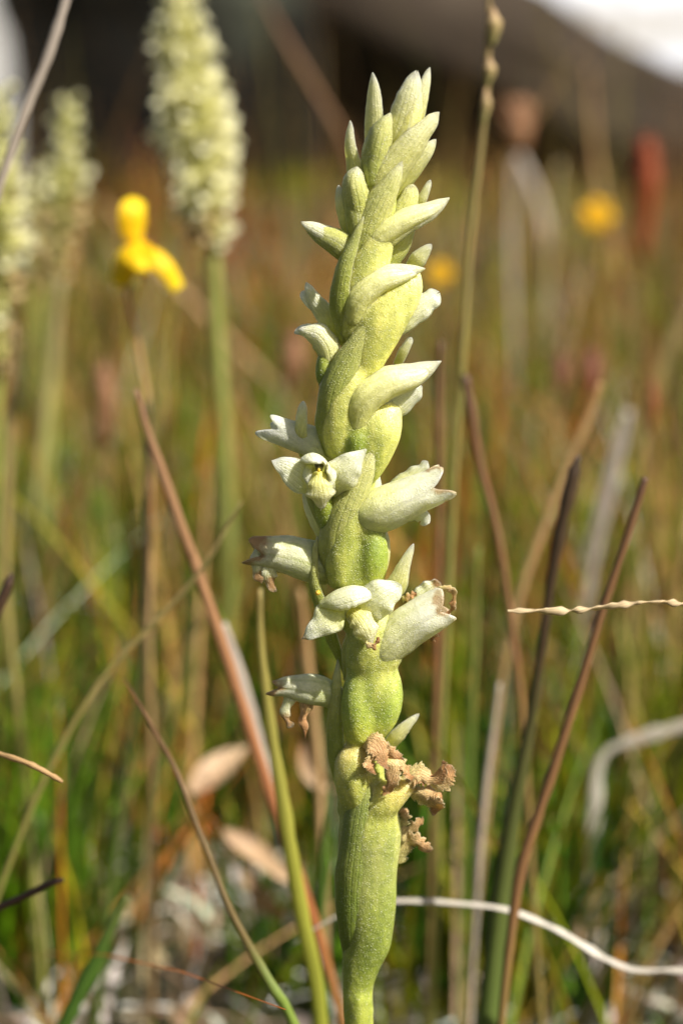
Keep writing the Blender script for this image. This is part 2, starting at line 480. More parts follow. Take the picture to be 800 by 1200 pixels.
def sheet(name, spine, widths, face, mat, parent, curl=50, th=1.9, tube=False, nu=15, nv=34,
          wave=0.0, wavn=3, amp=1.2, crumple=0.0, blunt=False, twist=0.0, fold=0.0, notch=None, v0=0.0, v1=1.0, back=0.0):
    """a petal / bract: a curled lens-section sheet along a spine given in photo pixels.
    face: world direction the convex side looks to;  widths: half-widths in px; curl: half arc in degrees
    (number or list along the spine); tube: the spine is the centre of the tube, else the middle of the sheet"""
    S = px_size(0.0)
    C = catmull([tuple(P(*p)) for p in spine], nv)
    Wd = np.maximum(catmull([(a,) for a in widths], nv)[:, 0], 0.35) * S
    cu = np.radians(catmull([(a,) for a in (curl if isinstance(curl, (list, tuple)) else [curl] * 2)], nv)[:, 0])
    if not blunt:
        tq = np.linspace(0, 1, nv)
        Wd = Wd * np.sqrt(np.clip(1 - np.clip((tq - 0.86) / 0.14, 0, 1) ** 2, 0.02, 1))
    jag = [1 + 0.05 * noise.noise(Vector((i * 0.45, len(spine), SEED[0] * 2.1))) + 0.03 * noise.noise(Vector((i * 1.7, 3, SEED[0]))) for i in range(nv)]
    if crumple:
        jag = [1 + 0.55 * noise.noise(Vector((i * 0.55, 7, SEED[0] * 1.9))) + 0.3 * noise.noise(Vector((i * 1.6, 3, SEED[0]))) for i in range(nv)]
    Wd = Wd * np.array(jag)
    T, B, N = frames(C, face)
    if twist:
        for i in range(nv):
            a = math.radians(twist) * i / (nv - 1)
            b, n = B[i].copy(), N[i].copy()
            B[i] = b * math.cos(a) + n * math.sin(a)
            N[i] = n * math.cos(a) - b * math.sin(a)
    ss = np.linspace(-1, 1, nu)
    front, backv, UV = [], [], []
    th = th * S
    ph = rng.uniform(0, 6)
    for i in range(nv):
        tt = i / (nv - 1)
        for s in ss:
            a = s * cu[i]
            if tube:
                R = Wd[i]
                p = C[i] + B[i] * (R * math.sin(a)) + N[i] * (R * math.cos(a))
                nn = B[i] * math.sin(a) + N[i] * math.cos(a)
            else:
                R = Wd[i] / max(math.sin(min(cu[i], math.pi / 2)), 0.05)
                p = C[i] + B[i] * (R * math.sin(a)) + N[i] * (R * (math.cos(a) - 1))
                nn = B[i] * math.sin(a) + N[i] * math.cos(a)
            if fold:
                p = p + N[i] * (fold * S * (1 - abs(s)) ** 1.0 * math.sin(math.pi * tt))
            if wave:
                p = p + nn * (wave * S * abs(s) ** 1.5 * math.sin(wavn * 2 * math.pi * tt + ph + (1.3 if s > 0 else 0)) * (0.3 + 0.7 * tt))
            if back:                        # rolls the tip outwards
                p = p + nn * (back * S * tt ** 4)
            if notch:
                p = p - T[i] * (notch * S * (tt ** 6) * (1 - abs(s)))
            h = th * 0.5 * (1 - s * s) ** 0.5 * (1 if tt < 0.85 else max(0.25, (1 - tt) / 0.15)) + 0.04 * S
            front.append(p + nn * h)
            backv.append(p - nn * h)
            UV.append((s * 0.5 + 0.5, v0 + (v1 - v0) * tt))
    V = np.array(front + backv)
    if amp:
        half = len(front)
        d = wob(V[:half], amp * S, 220) - V[:half]
        V[:half] += d
        V[half:] += d
        if crumple:
            for sc_, k_ in ((260, 1.3), (560, 0.6)):
                d = np.array([tuple(noise.noise_vector(Vector(q) * sc_ + Vector((SEED[0], 0, 0)))) for q in front]) * crumple * S * k_
                V[:half] += d
                V[half:] += d
        d = np.array([tuple(noise.noise_vector(Vector(q) * 800)) for q in front]) * 0.35 * S
        V[:half] += d
        V[half:] += d
    F = grid_faces(nv, nu) + grid_faces(nv, nu, base=nv * nu, flip=True)
    n0 = nv * nu
    for i in range(nv - 1):
        F.append((i * nu, (i + 1) * nu, n0 + (i + 1) * nu, n0 + i * nu))
        F.append((n0 + i * nu + nu - 1, n0 + (i + 1) * nu + nu - 1, (i + 1) * nu + nu - 1, i * nu + nu - 1))
    for j in range(nu - 1):
        F.append((j + 1, j, n0 + j, n0 + j + 1))
        e = (nv - 1) * nu
        F.append((e + j, e + j + 1, n0 + e + j + 1, n0 + e + j))
    return link_mesh(name, V, F, UV + UV, mat, parent, loc=tuple(C[0]))


MERGE = []


def colour_at(pal, v):
    st = STOPS[pal]
    v = min(max(v, 0), 1)
    for (p0, c0), (p1, c1) in zip(st, st[1:]):
        if v <= p1:
            f = (v - p0) / (p1 - p0)
            return tuple(a + (b - a) * f for a, b in zip(c0, c1))
    return st[-1][1]



def body(name, spine, radii, mat, parent, nu=20, nv=32, squash=1.0, face=(0, -1, 0), amp=1.6, ridges=0, ridge_amp=0.0):
    """a closed swollen body (bud, ovary, tube) along a spine in photo pixels"""
    S = px_size(0.0)
    C = catmull([tuple(P(*p)) for p in spine], nv)
    R = np.maximum(catmull([(a,) for a in radii], nv)[:, 0], 0.3) * S
    tq = np.linspace(0, 1, nv)
    R = R * np.sqrt(np.clip(1 - np.clip((tq - 0.90) / 0.10, 0, 1) ** 2, 0.03, 1)) * np.sqrt(np.clip(1 - np.clip((0.06 - tq) / 0.06, 0, 1) ** 2, 0.1, 1))
    T, B, N = frames(C, face)
    V, UV = [], []
    for i in range(nv):
        tt = i / (nv - 1)
        for j in range(nu):
            a = 2 * math.pi * j / nu
            r = R[i] * (1 + ridge_amp * math.cos(ridges * a))
            V.append(C[i] + B[i] * (r * math.sin(a)) + N[i] * (r * squash * math.cos(a)))
            UV.append((j / nu, tt))
    V = np.array(V)
    if amp:
        V = wob(V, amp * S, 200)
        V = wob(V, 0.4 * S, 750)
    F = grid_faces(nv, nu, closed=True)
    V = np.vstack([V, V[:nu].mean(0), V[-nu:].mean(0)])
    UV += [(0.5, 0), (0.5, 1)]
    a, b = len(V) - 2, len(V) - 1
    for j in range(nu):
        F.append((a, (j + 1) % nu, j))
        F.append((b, (nv - 1) * nu + j, (nv - 1) * nu + (j + 1) % nu))
    if isinstance(mat, str):
        MERGE.append((V, F, [colour_at(mat, q[1]) for q in UV]))
        return None
    return link_mesh(name, V, F, UV, mat, parent, loc=tuple(C[0]))


def trumpet(name, spine, radii, lobes, mat, parent, squash=0.9, face=(0, -1, 0), nu=40, nv=34, th=4.0, flare=2.0, crumple=0.0, v0=0.0, v1=1.0, depth=0.0):
    """sepals and petals joined in a tube that splits into lobes at the mouth.
    lobes: (angle deg, length px, half width deg); angle 0 faces the camera, -90 up, 90 down"""
    S = px_size(0.0)
    C = catmull([tuple(P(*p)) for p in spine], nv)
    R = np.maximum(catmull([(a,) for a in radii], nv)[:, 0], 0.5) * S
    T, B, N = frames(C, face)
    outer, inner, UV = [], [], []
    L = np.linalg.norm(np.diff(C, axis=0), axis=1).sum()
    for i in range(nv):
        tt = i / (nv - 1)
        for j in range(nu):
            a = 2 * math.pi * j / nu
            ext = 0.0
            for (la, ll, hw) in lobes:
                da = abs((math.degrees(a) - la + 180) % 360 - 180) / hw
                if da < 1:
                    ext = max(ext, ll * (1 - da ** 1.6) ** 0.9)
            k = max(0.0, (tt - 0.45) / 0.55) ** 1.4
            off = T[i] * (ext * S * k)
            crease = 1 + 0.05 * math.cos(3 * a + 0.6) * math.sin(math.pi * min(1, tt * 1.1))
            fl = 1 + flare * 0.01 * ext * k * k
            r = R[i] * crease * fl * (1 - 0.25 * k * (ext / 26.0))
            if tt < 0.08:
                r *= 0.45 + 0.55 * tt / 0.08
            dv = B[i] * math.sin(a) + N[i] * (math.cos(a) * squash)
            q = C[i] + off
            outer.append(q + dv * r)
            inner.append(q + dv * max(r - th * S * (1 - 0.75 * tt), r * 0.2))
            UV.append((j / nu, v0 + (v1 - v0) * tt))
    V = np.array(outer + inner)
    h = len(outer)
    SEED[0] += 1
    for sc_, k_ in ((190, 1.8), (520, 0.6 + crumple), (900, 0.3 + crumple * 0.4)):
        d = np.array([tuple(noise.noise_vector(Vector(q) * sc_ + Vector((SEED[0] * 2.3, 0, 0)))) for q in outer]) * (k_ * S)
        V[:h] += d
        V[h:] += d
    F = grid_faces(nv, nu, closed=True) + grid_faces(nv, nu, closed=True, base=h, flip=True)
    e = (nv - 1) * nu
    for j in range(nu):
        F.append((e + j, e + (j + 1) % nu, h + e + (j + 1) % nu, h + e + j))
    F.append(tuple(reversed(range(nu))))
    F.append(tuple(h + j for j in range(nu)))
    return link_mesh(name, V, F, UV + UV, mat, parent, loc=tuple(C[0]))


def empty(name, loc, label=None, cat=None, group=None, parent=None):
    o = bpy.data.objects.new(name, None)
    COL.objects.link(o)
    o.empty_display_size = 0.005
    o.location = loc if parent is None else Vector(loc) - world_loc(parent)
    if parent is not None:
        o.parent = parent
    if label:
        o['label'] = label
    if cat:
        o['category'] = cat
    if group:
        o['group'] = group
    return o


def tag(o, label=None, cat=None, group=None, kind=None):
    for k, v in (('label', label), ('category', cat), ('group', group), ('kind', kind)):
        if v:
            o[k] = v
    return o


# ---------------------------------------------------------------- setting: ground, boulders, snow
def ground_z(x, y):
    q = Vector((x * 1.7, y * 1.7, 0.3))
    z = 0.010 * noise.noise(q * 2.3) + 0.022 * noise.noise(q * 0.45 + Vector((5, 1, 0)))
    r = max(0.0, y - 4.0)
    return z - 0.008 + 0.0 * r


def make_ground():
    xs = np.concatenate([-np.geomspace(300, 0.8, 26), np.linspace(-0.75, 0.75, 60), np.geomspace(0.8, 300, 26)])
    ys = np.concatenate([-np.geomspace(300, 1.0, 20), np.linspace(-0.95, 4.5, 140), np.geomspace(4.7, 300, 26)])
    V = [(x, y, ground_z(x, y)) for y in ys for x in xs]
    F = grid_faces(len(ys), len(xs))
    m, t, b, out = new_mat('meadow soil and litter')
    tc = t.nodes.new('ShaderNodeTexCoord')
    n = t.nodes.new('ShaderNodeTexNoise')
    n.inputs['Scale'].default_value = 38
    n.inputs['Detail'].default_value = 8
    n.inputs['Roughness'].default_value = 0.65
    t.links.new(tc.outputs['Object'], n.inputs['Vector'])
    c = ramp(t, [(0.30, (0.022, 0.018, 0.010)), (0.48, (0.060, 0.050, 0.022)), (0.60, (0.10, 0.11, 0.035)), (0.78, (0.20, 0.14, 0.08))], n.outputs[0]).outputs[0]
    t.links.new(c, b.inputs['Base Color'])
    b.inputs['Roughness'].default_value = 0.9
    bp = t.nodes.new('ShaderNodeBump')
    bp.inputs['Distance'].default_value = 0.01
    bp.inputs['Strength'].default_value = 1.0
    t.links.new(n.outputs[0], bp.inputs['Height'])
    t.links.new(bp.outputs[0], b.inputs['Normal'])
    o = link_mesh('ground', V, F, [(v[0], v[1]) for v in V], m)
    tag(o, kind='structure')
    return o


make_ground()


def rock_mat(name, c1, c2, lichen):
    m, t, b, out = new_mat(name)
    tc = t.nodes.new('ShaderNodeTexCoord')
    n = t.nodes.new('ShaderNodeTexNoise')
    n.inputs['Scale'].default_value = 4.5
    n.inputs['Detail'].default_value = 9
    n.inputs['Roughness'].default_value = 0.62
    t.links.new(tc.outputs['Object'], n.inputs['Vector'])
    c = ramp(t, [(0.35, c1), (0.60, c2), (0.72, lichen)], n.outputs[0]).outputs[0]
    t.links.new(c, b.inputs['Base Color'])
    b.inputs['Roughness'].default_value = 0.95
    b.inputs['Specular IOR Level'].default_value = 0.12
    bp = t.nodes.new('ShaderNodeBump')
    bp.inputs['Distance'].default_value = 0.03
    t.links.new(n.outputs[0], bp.inputs['Height'])
    t.links.new(bp.outputs[0], b.inputs['Normal'])
    return m


def boulder(name, c, size, mat, label, seed, rotz=0.0, overhang=0.0, tilt=0.0):
    nu, nv = 56, 34
    V = []
    off = Vector((seed * 5.1, seed * 2.7, seed))
    for i in range(nv):
        th = math.pi * i / (nv - 1)
        for j in range(nu):
            ph = 2 * math.pi * j / nu
            d = Vector((math.sin(th) * math.cos(ph), math.sin(th) * math.sin(ph), math.cos(th)))
            # superellipsoid blockiness and noise
            e = 0.62
            q = Vector([math.copysign(abs(k) ** e, k) for k in d])
            r = 1 + 0.20 * noise.noise(d * 1.5 + off) + 0.08 * noise.noise(d * 4 + off) + 0.03 * noise.noise(d * 11 + off)
            q = q * r
            V.append((q.x * size[0], q.y * size[1] - overhang * max(0, q.z) * size[1], q.z * size[2]))
    F = grid_faces(nv, nu, closed=True, flip=True)
    o = link_mesh(name, V, F, [(v[0], v[2]) for v in V], mat)
    o.location = c
    o.rotation_euler = (0, tilt, rotz)
    tag(o, label, 'boulder')
    return o


SHADE_BROWN_ROCK = rock_mat('brown weathered rock with shade in colour', (0.014, 0.010, 0.007), (0.042, 0.031, 0.022), (0.07, 0.055, 0.04))  # shade on the boulder's front is put into this colour
PALE_ROCK = rock_mat('pale granite', (0.22, 0.22, 0.22), (0.34, 0.34, 0.34), (0.44, 0.44, 0.45))
SHADE_PAINTED_ROCK = rock_mat('rock with painted shade', (0.004, 0.0035, 0.003), (0.009, 0.008, 0.006), (0.05, 0.055, 0.04))  # black of the shadowed gap painted into the stone colour
boulder('boulder', (-0.05, 2.75, 0.060), (0.64, 0.3, 0.215), SHADE_BROWN_ROCK, 'big brown grey boulder sloping down to the right below the white snow', 3, overhang=0.35, tilt=0.36)
boulder('boulder', (-0.40, 2.35, 0.10), (0.34, 0.25, 0.19), SHADE_PAINTED_ROCK, 'boulder painted dark as deep shade at the top left behind the blurred orchid', 8, overhang=0.35)
boulder('boulder', (-0.308, 1.75, 0.07), (0.05, 0.06, 0.13), PALE_ROCK, 'pale sunlit stone in the top left corner', 5)


def snow():
    xs = np.linspace(-9, 16, 70)
    ys = np.linspace(0, 1, 26)
    V = []
    for yy in ys:
        for x in xs:
            y = 6.0 + yy * 16
            z = -0.12 + 3.6 * yy ** 1.1 + 0.12 * noise.noise(Vector((x * 0.5, y * 0.4, 2))) + 0.04 * noise.noise(Vector((x * 2, y * 2, 5)))
            V.append((x, y, z))
    m, t, b, out = new_mat('old snow')
    tc = t.nodes.new('ShaderNodeTexCoord')
    n = t.nodes.new('ShaderNodeTexNoise')
    n.inputs['Scale'].default_value = 3.0
    n.inputs['Detail'].default_value = 6
    t.links.new(tc.outputs['Object'], n.inputs['Vector'])
    c = ramp(t, [(0.35, (0.34, 0.31, 0.27)), (0.5, (0.50, 0.51, 0.55)), (0.8, (0.60, 0.61, 0.66))], n.outputs[0]).outputs[0]
    t.links.new(c, b.inputs['Base Color'])
    b.inputs['Roughness'].default_value = 0.7
    o = link_mesh('snow_slope', V, grid_faces(len(ys), len(xs)), [(v[0], v[1]) for v in V], m)
    tag(o, kind='structure')


snow()

# ---------------------------------------------------------------- the meadow mass (stuff)
nr = np.random.RandomState(11)


def blade_field(name, X, Y, H, Wd, tint, mat, lean=0.35, bend=0.5, nseg=5, flat=True, label=None, leanx=0.0):
    """many thin curved blades joined in one mesh"""
    n = len(X)
    az = nr.uniform(0, 2 * math.pi, n)
    le = np.abs(nr.normal(0, lean, n))
    dx, dy = np.cos(az) * le + leanx, np.sin(az) * le
    faz = nr.uniform(0, math.pi, n)
    t = np.linspace(0, 1, nseg)[None, :]
    bd = nr.uniform(0.3, 1.0, n)[:, None] * bend
    hx = H[:, None] * (dx[:, None] * (t * (1 - bd) + bd * t * t * 1.6))
    hy = H[:, None] * (dy[:, None] * (t * (1 - bd) + bd * t * t * 1.6))
    hz = H[:, None] * (t - 0.35 * bd * le[:, None] * t * t)
    Z0 = np.array([ground_z(a, b) for a, b in zip(X, Y)]) - 0.003
    cx, cy, cz = X[:, None] + hx, Y[:, None] + hy, Z0[:, None] + hz
    wt = Wd[:, None] * (1 - t ** 2.2) * 0.5 + 0.00012
    sx, sy = np.cos(faz)[:, None] * wt, np.sin(faz)[:, None] * wt
    # folded (V section) blade: left edge, keel, right edge
    kx, ky = -np.sin(faz)[:, None] * wt * 0.5, np.cos(faz)[:, None] * wt * 0.5
    L = np.stack([cx - sx, cy - sy, cz], -1)
    K = np.stack([cx + kx, cy + ky, cz], -1)
    R = np.stack([cx + sx, cy + sy, cz], -1)
    V = np.stack([L, K, R], 2).reshape(-1, 3)                 # n, nseg, 3 verts
    base = (np.arange(n) * nseg * 3)[:, None, None]
    k = (np.arange(nseg - 1) * 3)[None, :, None]
    q = np.array([[0, 1, 4, 3], [1, 2, 5, 4]]).reshape(1, 1, 8)
    Fa = (base + k + q).reshape(-1, 4)
    me = bpy.data.meshes.new(name)
    me.vertices.add(len(V))
    me.vertices.foreach_set('co', V.astype(np.float32).ravel())
    me.loops.add(Fa.size)
    me.loops.foreach_set('vertex_index', Fa.astype(np.int32).ravel())
    me.polygons.add(len(Fa))
    me.polygons.foreach_set('loop_start', np.arange(0, Fa.size, 4, dtype=np.int32))
    me.update(calc_edges=True)
    me.shade_smooth()
    at_ = me.color_attributes.new('tint', 'FLOAT_COLOR', 'POINT')
    cc = np.repeat(tint, nseg * 3, axis=0)
    cc = np.hstack([cc, np.ones((len(cc), 1))]).astype(np.float32)
    at_.data.foreach_set('color', cc.ravel())
    me.materials.append(mat)
    o = bpy.data.objects.new(name, me)
    COL.objects.link(o)
    tag(o, label, name.replace('_', ' '), kind='stuff')
    return o


def wedge(n, y0, y1, spread=1.0, side=0.12, power=1.0):
    """random spots between two distances, spread a good way past the frame's sides"""
    u = nr.uniform(0, 1, n)
    Y = (y0 ** power + u * (y1 ** power - y0 ** power)) ** (1 / power)
    half = (Y + 0.29) * 0.1333 * spread + side
    X = nr.uniform(-1, 1, n) * half
    return X, Y


def tints(n, cols, wts, var=0.25):
    cols = np.array(cols)
    k = nr.choice(len(cols), n, p=np.array(wts) / sum(wts))
    c = np.clip(cols[k] + 0.25 * (cols[k] - cols[k].mean(1, keepdims=True)), 0.004, 1) * 0.85 * np.exp(nr.normal(0, var, (n, 1))) * np.exp(nr.normal(0, 0.08, (n, 3)))
    return np.clip(c, 0.003, 0.9)


GREENS = [(0.09, 0.17, 0.02), (0.15, 0.25, 0.03), (0.22, 0.29, 0.04), (0.05, 0.10, 0.015), (0.28, 0.30, 0.07)]
BROWNS = [(0.30, 0.17, 0.07), (0.20, 0.11, 0.05), (0.42, 0.27, 0.13), (0.36, 0.14, 0.05), (0.26, 0.22, 0.07), (0.13, 0.07, 0.03)]
blade_m = col_attr_mat('meadow blades')
dry_m = col_attr_mat('dry stalks', transl=0.2, rough=0.6)
pale_m = col_attr_mat('bleached litter', transl=0.15, rough=0.35, spec=0.6)

def patchy(X, Y, cols, seed, size=0.05, var=0.35, gain=0.56):
    # neighbouring blades belong to one tuft and share its colour
    out = np.zeros((len(X), 3))
    cols = np.array(cols)
    for i in range(len(X)):
        g = size * (0.6 + Y[i])
        q = Vector((X[i] / g, Y[i] / (g * 1.5), seed))
        a = noise.cell(q)
        k = int(abs(a) * 997) % len(cols)
        if nr.rand() < 0.3:
            k = nr.randint(len(cols))
        out[i] = cols[k]
    out = np.clip(out + 0.28 * (out - out.mean(1, keepdims=True)), 0.004, 1)
    return np.clip(gain * out * np.exp(nr.normal(0, var, (len(X), 1))) * np.exp(nr.normal(0, 0.08, (len(X), 3))), 0.003, 0.85)


def tufted(X, Y, keep, seed, size=0.05):
    # thin the spots out unevenly so that dark gaps stay between the tufts
    v = np.array([noise.noise(Vector((a / size / (0.6 + b), b / size / 1.4, seed))) for a, b in zip(X, Y)])
    m = v > np.quantile(v, 1 - keep)
    return X[m], Y[m]


X, Y = tufted(*wedge(32000, 0.165, 1.0, 1.6, 0.08), 0.62, 1.5, 0.03)
blade_field('green_grass', X, Y, nr.uniform(0.025, 0.085, len(X)) * (0.62 + 0.38 * np.clip(Y / 0.4, 0, 1)), nr.uniform(0.0007, 0.0021, len(X)),
            patchy(X, Y, [(0.12, 0.22, 0.015), (0.24, 0.36, 0.03), (0.38, 0.44, 0.04), (0.05, 0.12, 0.02), (0.38, 0.38, 0.07), (0.17, 0.30, 0.05), (0.12, 0.24, 0.05)], 3.3, 0.05), blade_m, lean=0.35, label='short green grass growing thickly around the orchids')
X, Y = tufted(*wedge(6500, 0.7, 2.4, 1.5, 0.2, power=1.1), 0.42, 4.5, 0.085)
blade_field('olive_grass', X, Y, nr.uniform(0.03, 0.10, len(X)) * (1.2 - 0.35 * Y), nr.uniform(0.0012, 0.0045, len(X)),
            patchy(X, Y, [(0.17, 0.24, 0.02), (0.38, 0.40, 0.04), (0.34, 0.20, 0.04), (0.36, 0.13, 0.03), (0.05, 0.05, 0.012), (0.46, 0.36, 0.07), (0.05, 0.03, 0.015), (0.10, 0.17, 0.02)], 8.1, 0.10), blade_m, lean=0.35, label='olive and tawny grass further back in the meadow')
# dry stalks
DRY = [(0.42, 0.24, 0.09), (0.24, 0.12, 0.05), (0.55, 0.38, 0.20), (0.46, 0.17, 0.06), (0.34, 0.28, 0.07), (0.11, 0.06, 0.03), (0.50, 0.32, 0.12)]
X, Y = tufted(*wedge(2200, 0.24, 0.9, 1.5, 0.08), 0.7, 6.2)
blade_field('dry_grass', X, Y, nr.uniform(0.04, 0.125, len(X)), nr.uniform(0.0008, 0.0022, len(X)),
            patchy(X, Y, DRY, 1.2, 0.03), dry_m, lean=0.36, label='brown dry grass stalks among the green blades')
X, Y = tufted(*wedge(2600, 0.6, 1.9, 1.5, 0.2, power=1.1), 0.5, 9.2, 0.09)
blade_field('tawny_stalks', X, Y, nr.uniform(0.05, 0.165, len(X)) * (1.1 - 0.27 * Y), nr.uniform(0.0009, 0.0034, len(X)),
            patchy(X, Y, [(0.34, 0.17, 0.05), (0.16, 0.07, 0.025), (0.46, 0.30, 0.12), (0.42, 0.12, 0.03), (0.34, 0.30, 0.05), (0.06, 0.03, 0.015)], 2.2, 0.09, 0.5), dry_m, lean=0.34, label='tall brown and rust stalks in the back of the meadow')
# fine crossing stalks of the near meadow
X, Y = wedge(1900, 0.12, 1.0, 1.35, 0.03)
keep = (Y > 0.2) | (np.abs(X) > 0.02)
X, Y = X[keep], Y[keep]
blade_field('fine_stalks', X, Y, nr.uniform(0.05, 0.125, len(X)) * np.clip(0.65 + Y * 0.8, 0, 1.15), nr.uniform(0.0004, 0.0011, len(X)),
            tints(len(X), DRY + [(0.30, 0.36, 0.05), (0.62, 0.52, 0.34), (0.60, 0.58, 0.5)], [3, 3, 3, 2, 3, 2, 3, 6, 3, 2], 0.35) * 0.85, dry_m, lean=0.55, bend=0.7, nseg=8, label='fine straw and rust stalks crossing in the meadow just behind the orchid')
X, Y = wedge(170, 0.45, 1.5, 1.4, 0.05)
blade_field('tall_stalks', X, Y, nr.uniform(0.13, 0.23, len(X)), nr.uniform(0.0008, 0.0020, len(X)),
            tints(len(X), [(0.16, 0.09, 0.04), (0.24, 0.16, 0.07), (0.10, 0.06, 0.03), (0.22, 0.20, 0.07)], [3, 3, 2, 2], 0.3), dry_m, lean=0.30, bend=0.5, nseg=8, label='tall brown stalks rising in front of the dark boulders')
# broad leaves standing in loose tufts
X, Y = tufted(*wedge(900, 0.22, 1.3, 1.4, 0.06), 0.5, 12.4, 0.05)
blade_field('broad_grass', X, Y, nr.uniform(0.045, 0.115, len(X)) * np.clip(1.15 - 0.3 * Y, 0.6, 1), nr.uniform(0.0022, 0.0052, len(X)),
            tints(len(X), [(0.40, 0.42, 0.07), (0.20, 0.28, 0.03), (0.52, 0.34, 0.13), (0.48, 0.20, 0.07), (0.62, 0.54, 0.40), (0.10, 0.07, 0.03), (0.54, 0.44, 0.10)], [5, 7, 2, 2, 2, 3, 3], 0.35) * 0.8, blade_m, lean=0.33, bend=0.8, nseg=8, label='broad olive, straw and rust leaves standing in loose tufts')
# far turf in front of the boulders and beyond
X, Y = wedge(5000, 2.2, 5.5, 2.0, 0.5)
blade_field('far_turf', X, Y, nr.uniform(0.02, 0.05, len(X)), nr.uniform(0.002, 0.006, len(X)),
            patchy(X, Y, [(0.06, 0.07, 0.015), (0.08, 0.05, 0.025), (0.03, 0.025, 0.015)], 5.2, 0.1), blade_m, lean=0.5, label='short turf round the foot of the boulders')
# bleached litter lying low
X, Y = wedge(6500, 0.15, 0.95, 1.5, 0.06)
blade_field('bleached_litter', X, Y, nr.uniform(0.004, 0.017, len(X)), nr.uniform(0.0015, 0.0042, len(X)),
            patchy(X, Y, [(0.74, 0.70, 0.66), (0.6, 0.54, 0.48), (0.46, 0.36, 0.26), (0.8, 0.78, 0.76)], 4.4, 0.03, 0.15, 1.0), pale_m, lean=1.3, bend=0.9, nseg=4, label='bleached dead blades littering the ground')
# low turf round the foot of the orchid and under the camera, below the picture
X = nr.uniform(-0.45, 0.45, 5500); Y = nr.uniform(-0.5, 0.14, 5500)
keep = np.abs(X) > 0.0
blade_field('low_turf', X[keep], Y[keep], nr.uniform(0.012, 0.032, keep.sum()), nr.uniform(0.0008, 0.0018, keep.sum()),
            tints(keep.sum(), GREENS, [3, 4, 3, 3, 1]), blade_m, lean=0.5, label='low green turf around the foot of the main orchid')


# ---------------------------------------------------------------- single stems, blades and twigs
def strand(name, label, cat, pts, Yd, wpx, mat, to_ground=True, flat=1.0, n=40, group=None, face=(0, -1, 0.2), bumps=0.22,
           twist=0, parent=None, amp=0.9, seg=8, ends=None):
    """one stem or blade: photo pixels from base (last) to tip (first) at depth Yd (number or list)"""
    pts = list(pts)
    ys = Yd if isinstance(Yd, (list, tuple)) else [Yd] * len(pts)
    W = [tuple(at(p[0], p[1], y)) for p, y in zip(pts, ys)]
    ws = list(catmull([(a,) for a in wpx], len(pts))[:, 0]) if len(wpx) != len(pts) else list(wpx)
    ws = [a * px_size(y) * 0.5 for a, y in zip(ws, ys)]
    if to_ground:
        a, b = np.array(W[-2]), np.array(W[-1])
        d = b - a
        d = d / (np.linalg.norm(d) + 1e-9)
        z = W[-1][2]
        if z > 0.004:
            k = min(z / max(-d[2], 0.5), 0.08)
            e = b + d * k * 0.9
            e[2] = ground_z(e[0], e[1]) - 0.003
            m = (b + e) / 2 + d * 0.002
            W += [tuple(m), tuple(e)]
            ws += [ws[-1], ws[-1] * 1.05]
    W.reverse()
    ws.reverse()
    C = catmull(W, n)
    R = np.maximum(catmull([(a,) for a in ws], n)[:, 0], 0.00008)
    T, B, N = frames(C, face)
    V, UV = [], []
    for i in range(n):
        tt = i / (n - 1)
        tw = math.radians(twist) * (tt + 0.035 * math.sin(tt * 17) + 0.02 * math.sin(tt * 41 + 1))
        bb = B[i] * math.cos(tw) + N[i] * math.sin(tw)
        nn = N[i] * math.cos(tw) - B[i] * math.sin(tw)
        r = R[i] * (1 + bumps * noise.noise(Vector((tt * 30, len(label), 0))))
        for j in range(seg):
            a = 2 * math.pi * j / seg
            V.append(C[i] + bb * (r * math.cos(a)) + nn * (r * flat * math.sin(a)))
            UV.append((j / seg, tt))
    V = wob(V, amp * 1e-4, 160)
    V = wob(V, amp * 5e-4, 28)
    F = grid_faces(n, seg, closed=True)
    F.append(tuple(range(seg)))
    F.append(tuple((n - 1) * seg + j for j in reversed(range(seg))))
    base = C[0]
    o = link_mesh(name, V, F, UV, mat, parent, loc=tuple(base))
    if parent is None:
        tag(o, label, cat, group)
    return o


GS = 'single grass stems and blades standing out of the meadow'
strand('sedge', 'bleached grey blade curving out of the top left corner', 'grass',
       [(88, -40), (76, 5), (58, 65), (36, 120), (14, 180), (-20, 290), (-60, 480)], 0.075, [10, 10.5, 11.5, 11, 10, 9, 8], M['greyblade'], flat=0.35, group=GS)
strand('rush', 'straight brown dead stem with broken top slanting down behind the left of the spike', 'rush',
       [(159, 455), (172, 500), (196, 570), (226, 655), (262, 765), (300, 880), (335, 985), (372, 1090)], 0.075, [5, 9, 12, 13, 14, 14, 13, 12], M['redstem'], flat=0.5, group=GS)
strand('rush', 'thin dark upright stem just left of the broken brown stem', 'rush',
       [(176, 470), (173, 560), (172, 640), (169, 720), (160, 830), (140, 960)], 0.13, [5, 9, 10, 10, 9, 9], M['darkstem'], group=GS)
strand('rush', 'thin olive stem arching from beside the left petals down to the lower left', 'rush',
       [(283, 588), (262, 625), (228, 680), (170, 745), (120, 800), (70, 880), (20, 990)], 0.07, [2, 4, 5, 6, 7, 8, 8], M['olive'], group=GS)
strand('sedge', 'narrow blade brown above and green below crossing the lower left foreground', 'grass',
       [(146, 795), (175, 845), (207, 905), (238, 985), (275, 1075), (318, 1155), (350, 1215)], [0.045, 0.04, 0.035, 0.03, 0.025, 0.02, 0.02], [2, 5, 7, 8, 9, 13, 14], M['brown2green'], group=GS, flat=0.5)
strand('sedge', 'yellow green blade rising left of the withered flowers', 'grass',
       [(304, 690), (306, 760), (318, 850), (334, 950), (352, 1060), (370, 1150), (378, 1230)], [0.05] * 7, [5, 9, 13, 17, 19, 19, 18], M['yellowgreen'], flat=0.4, group=GS)
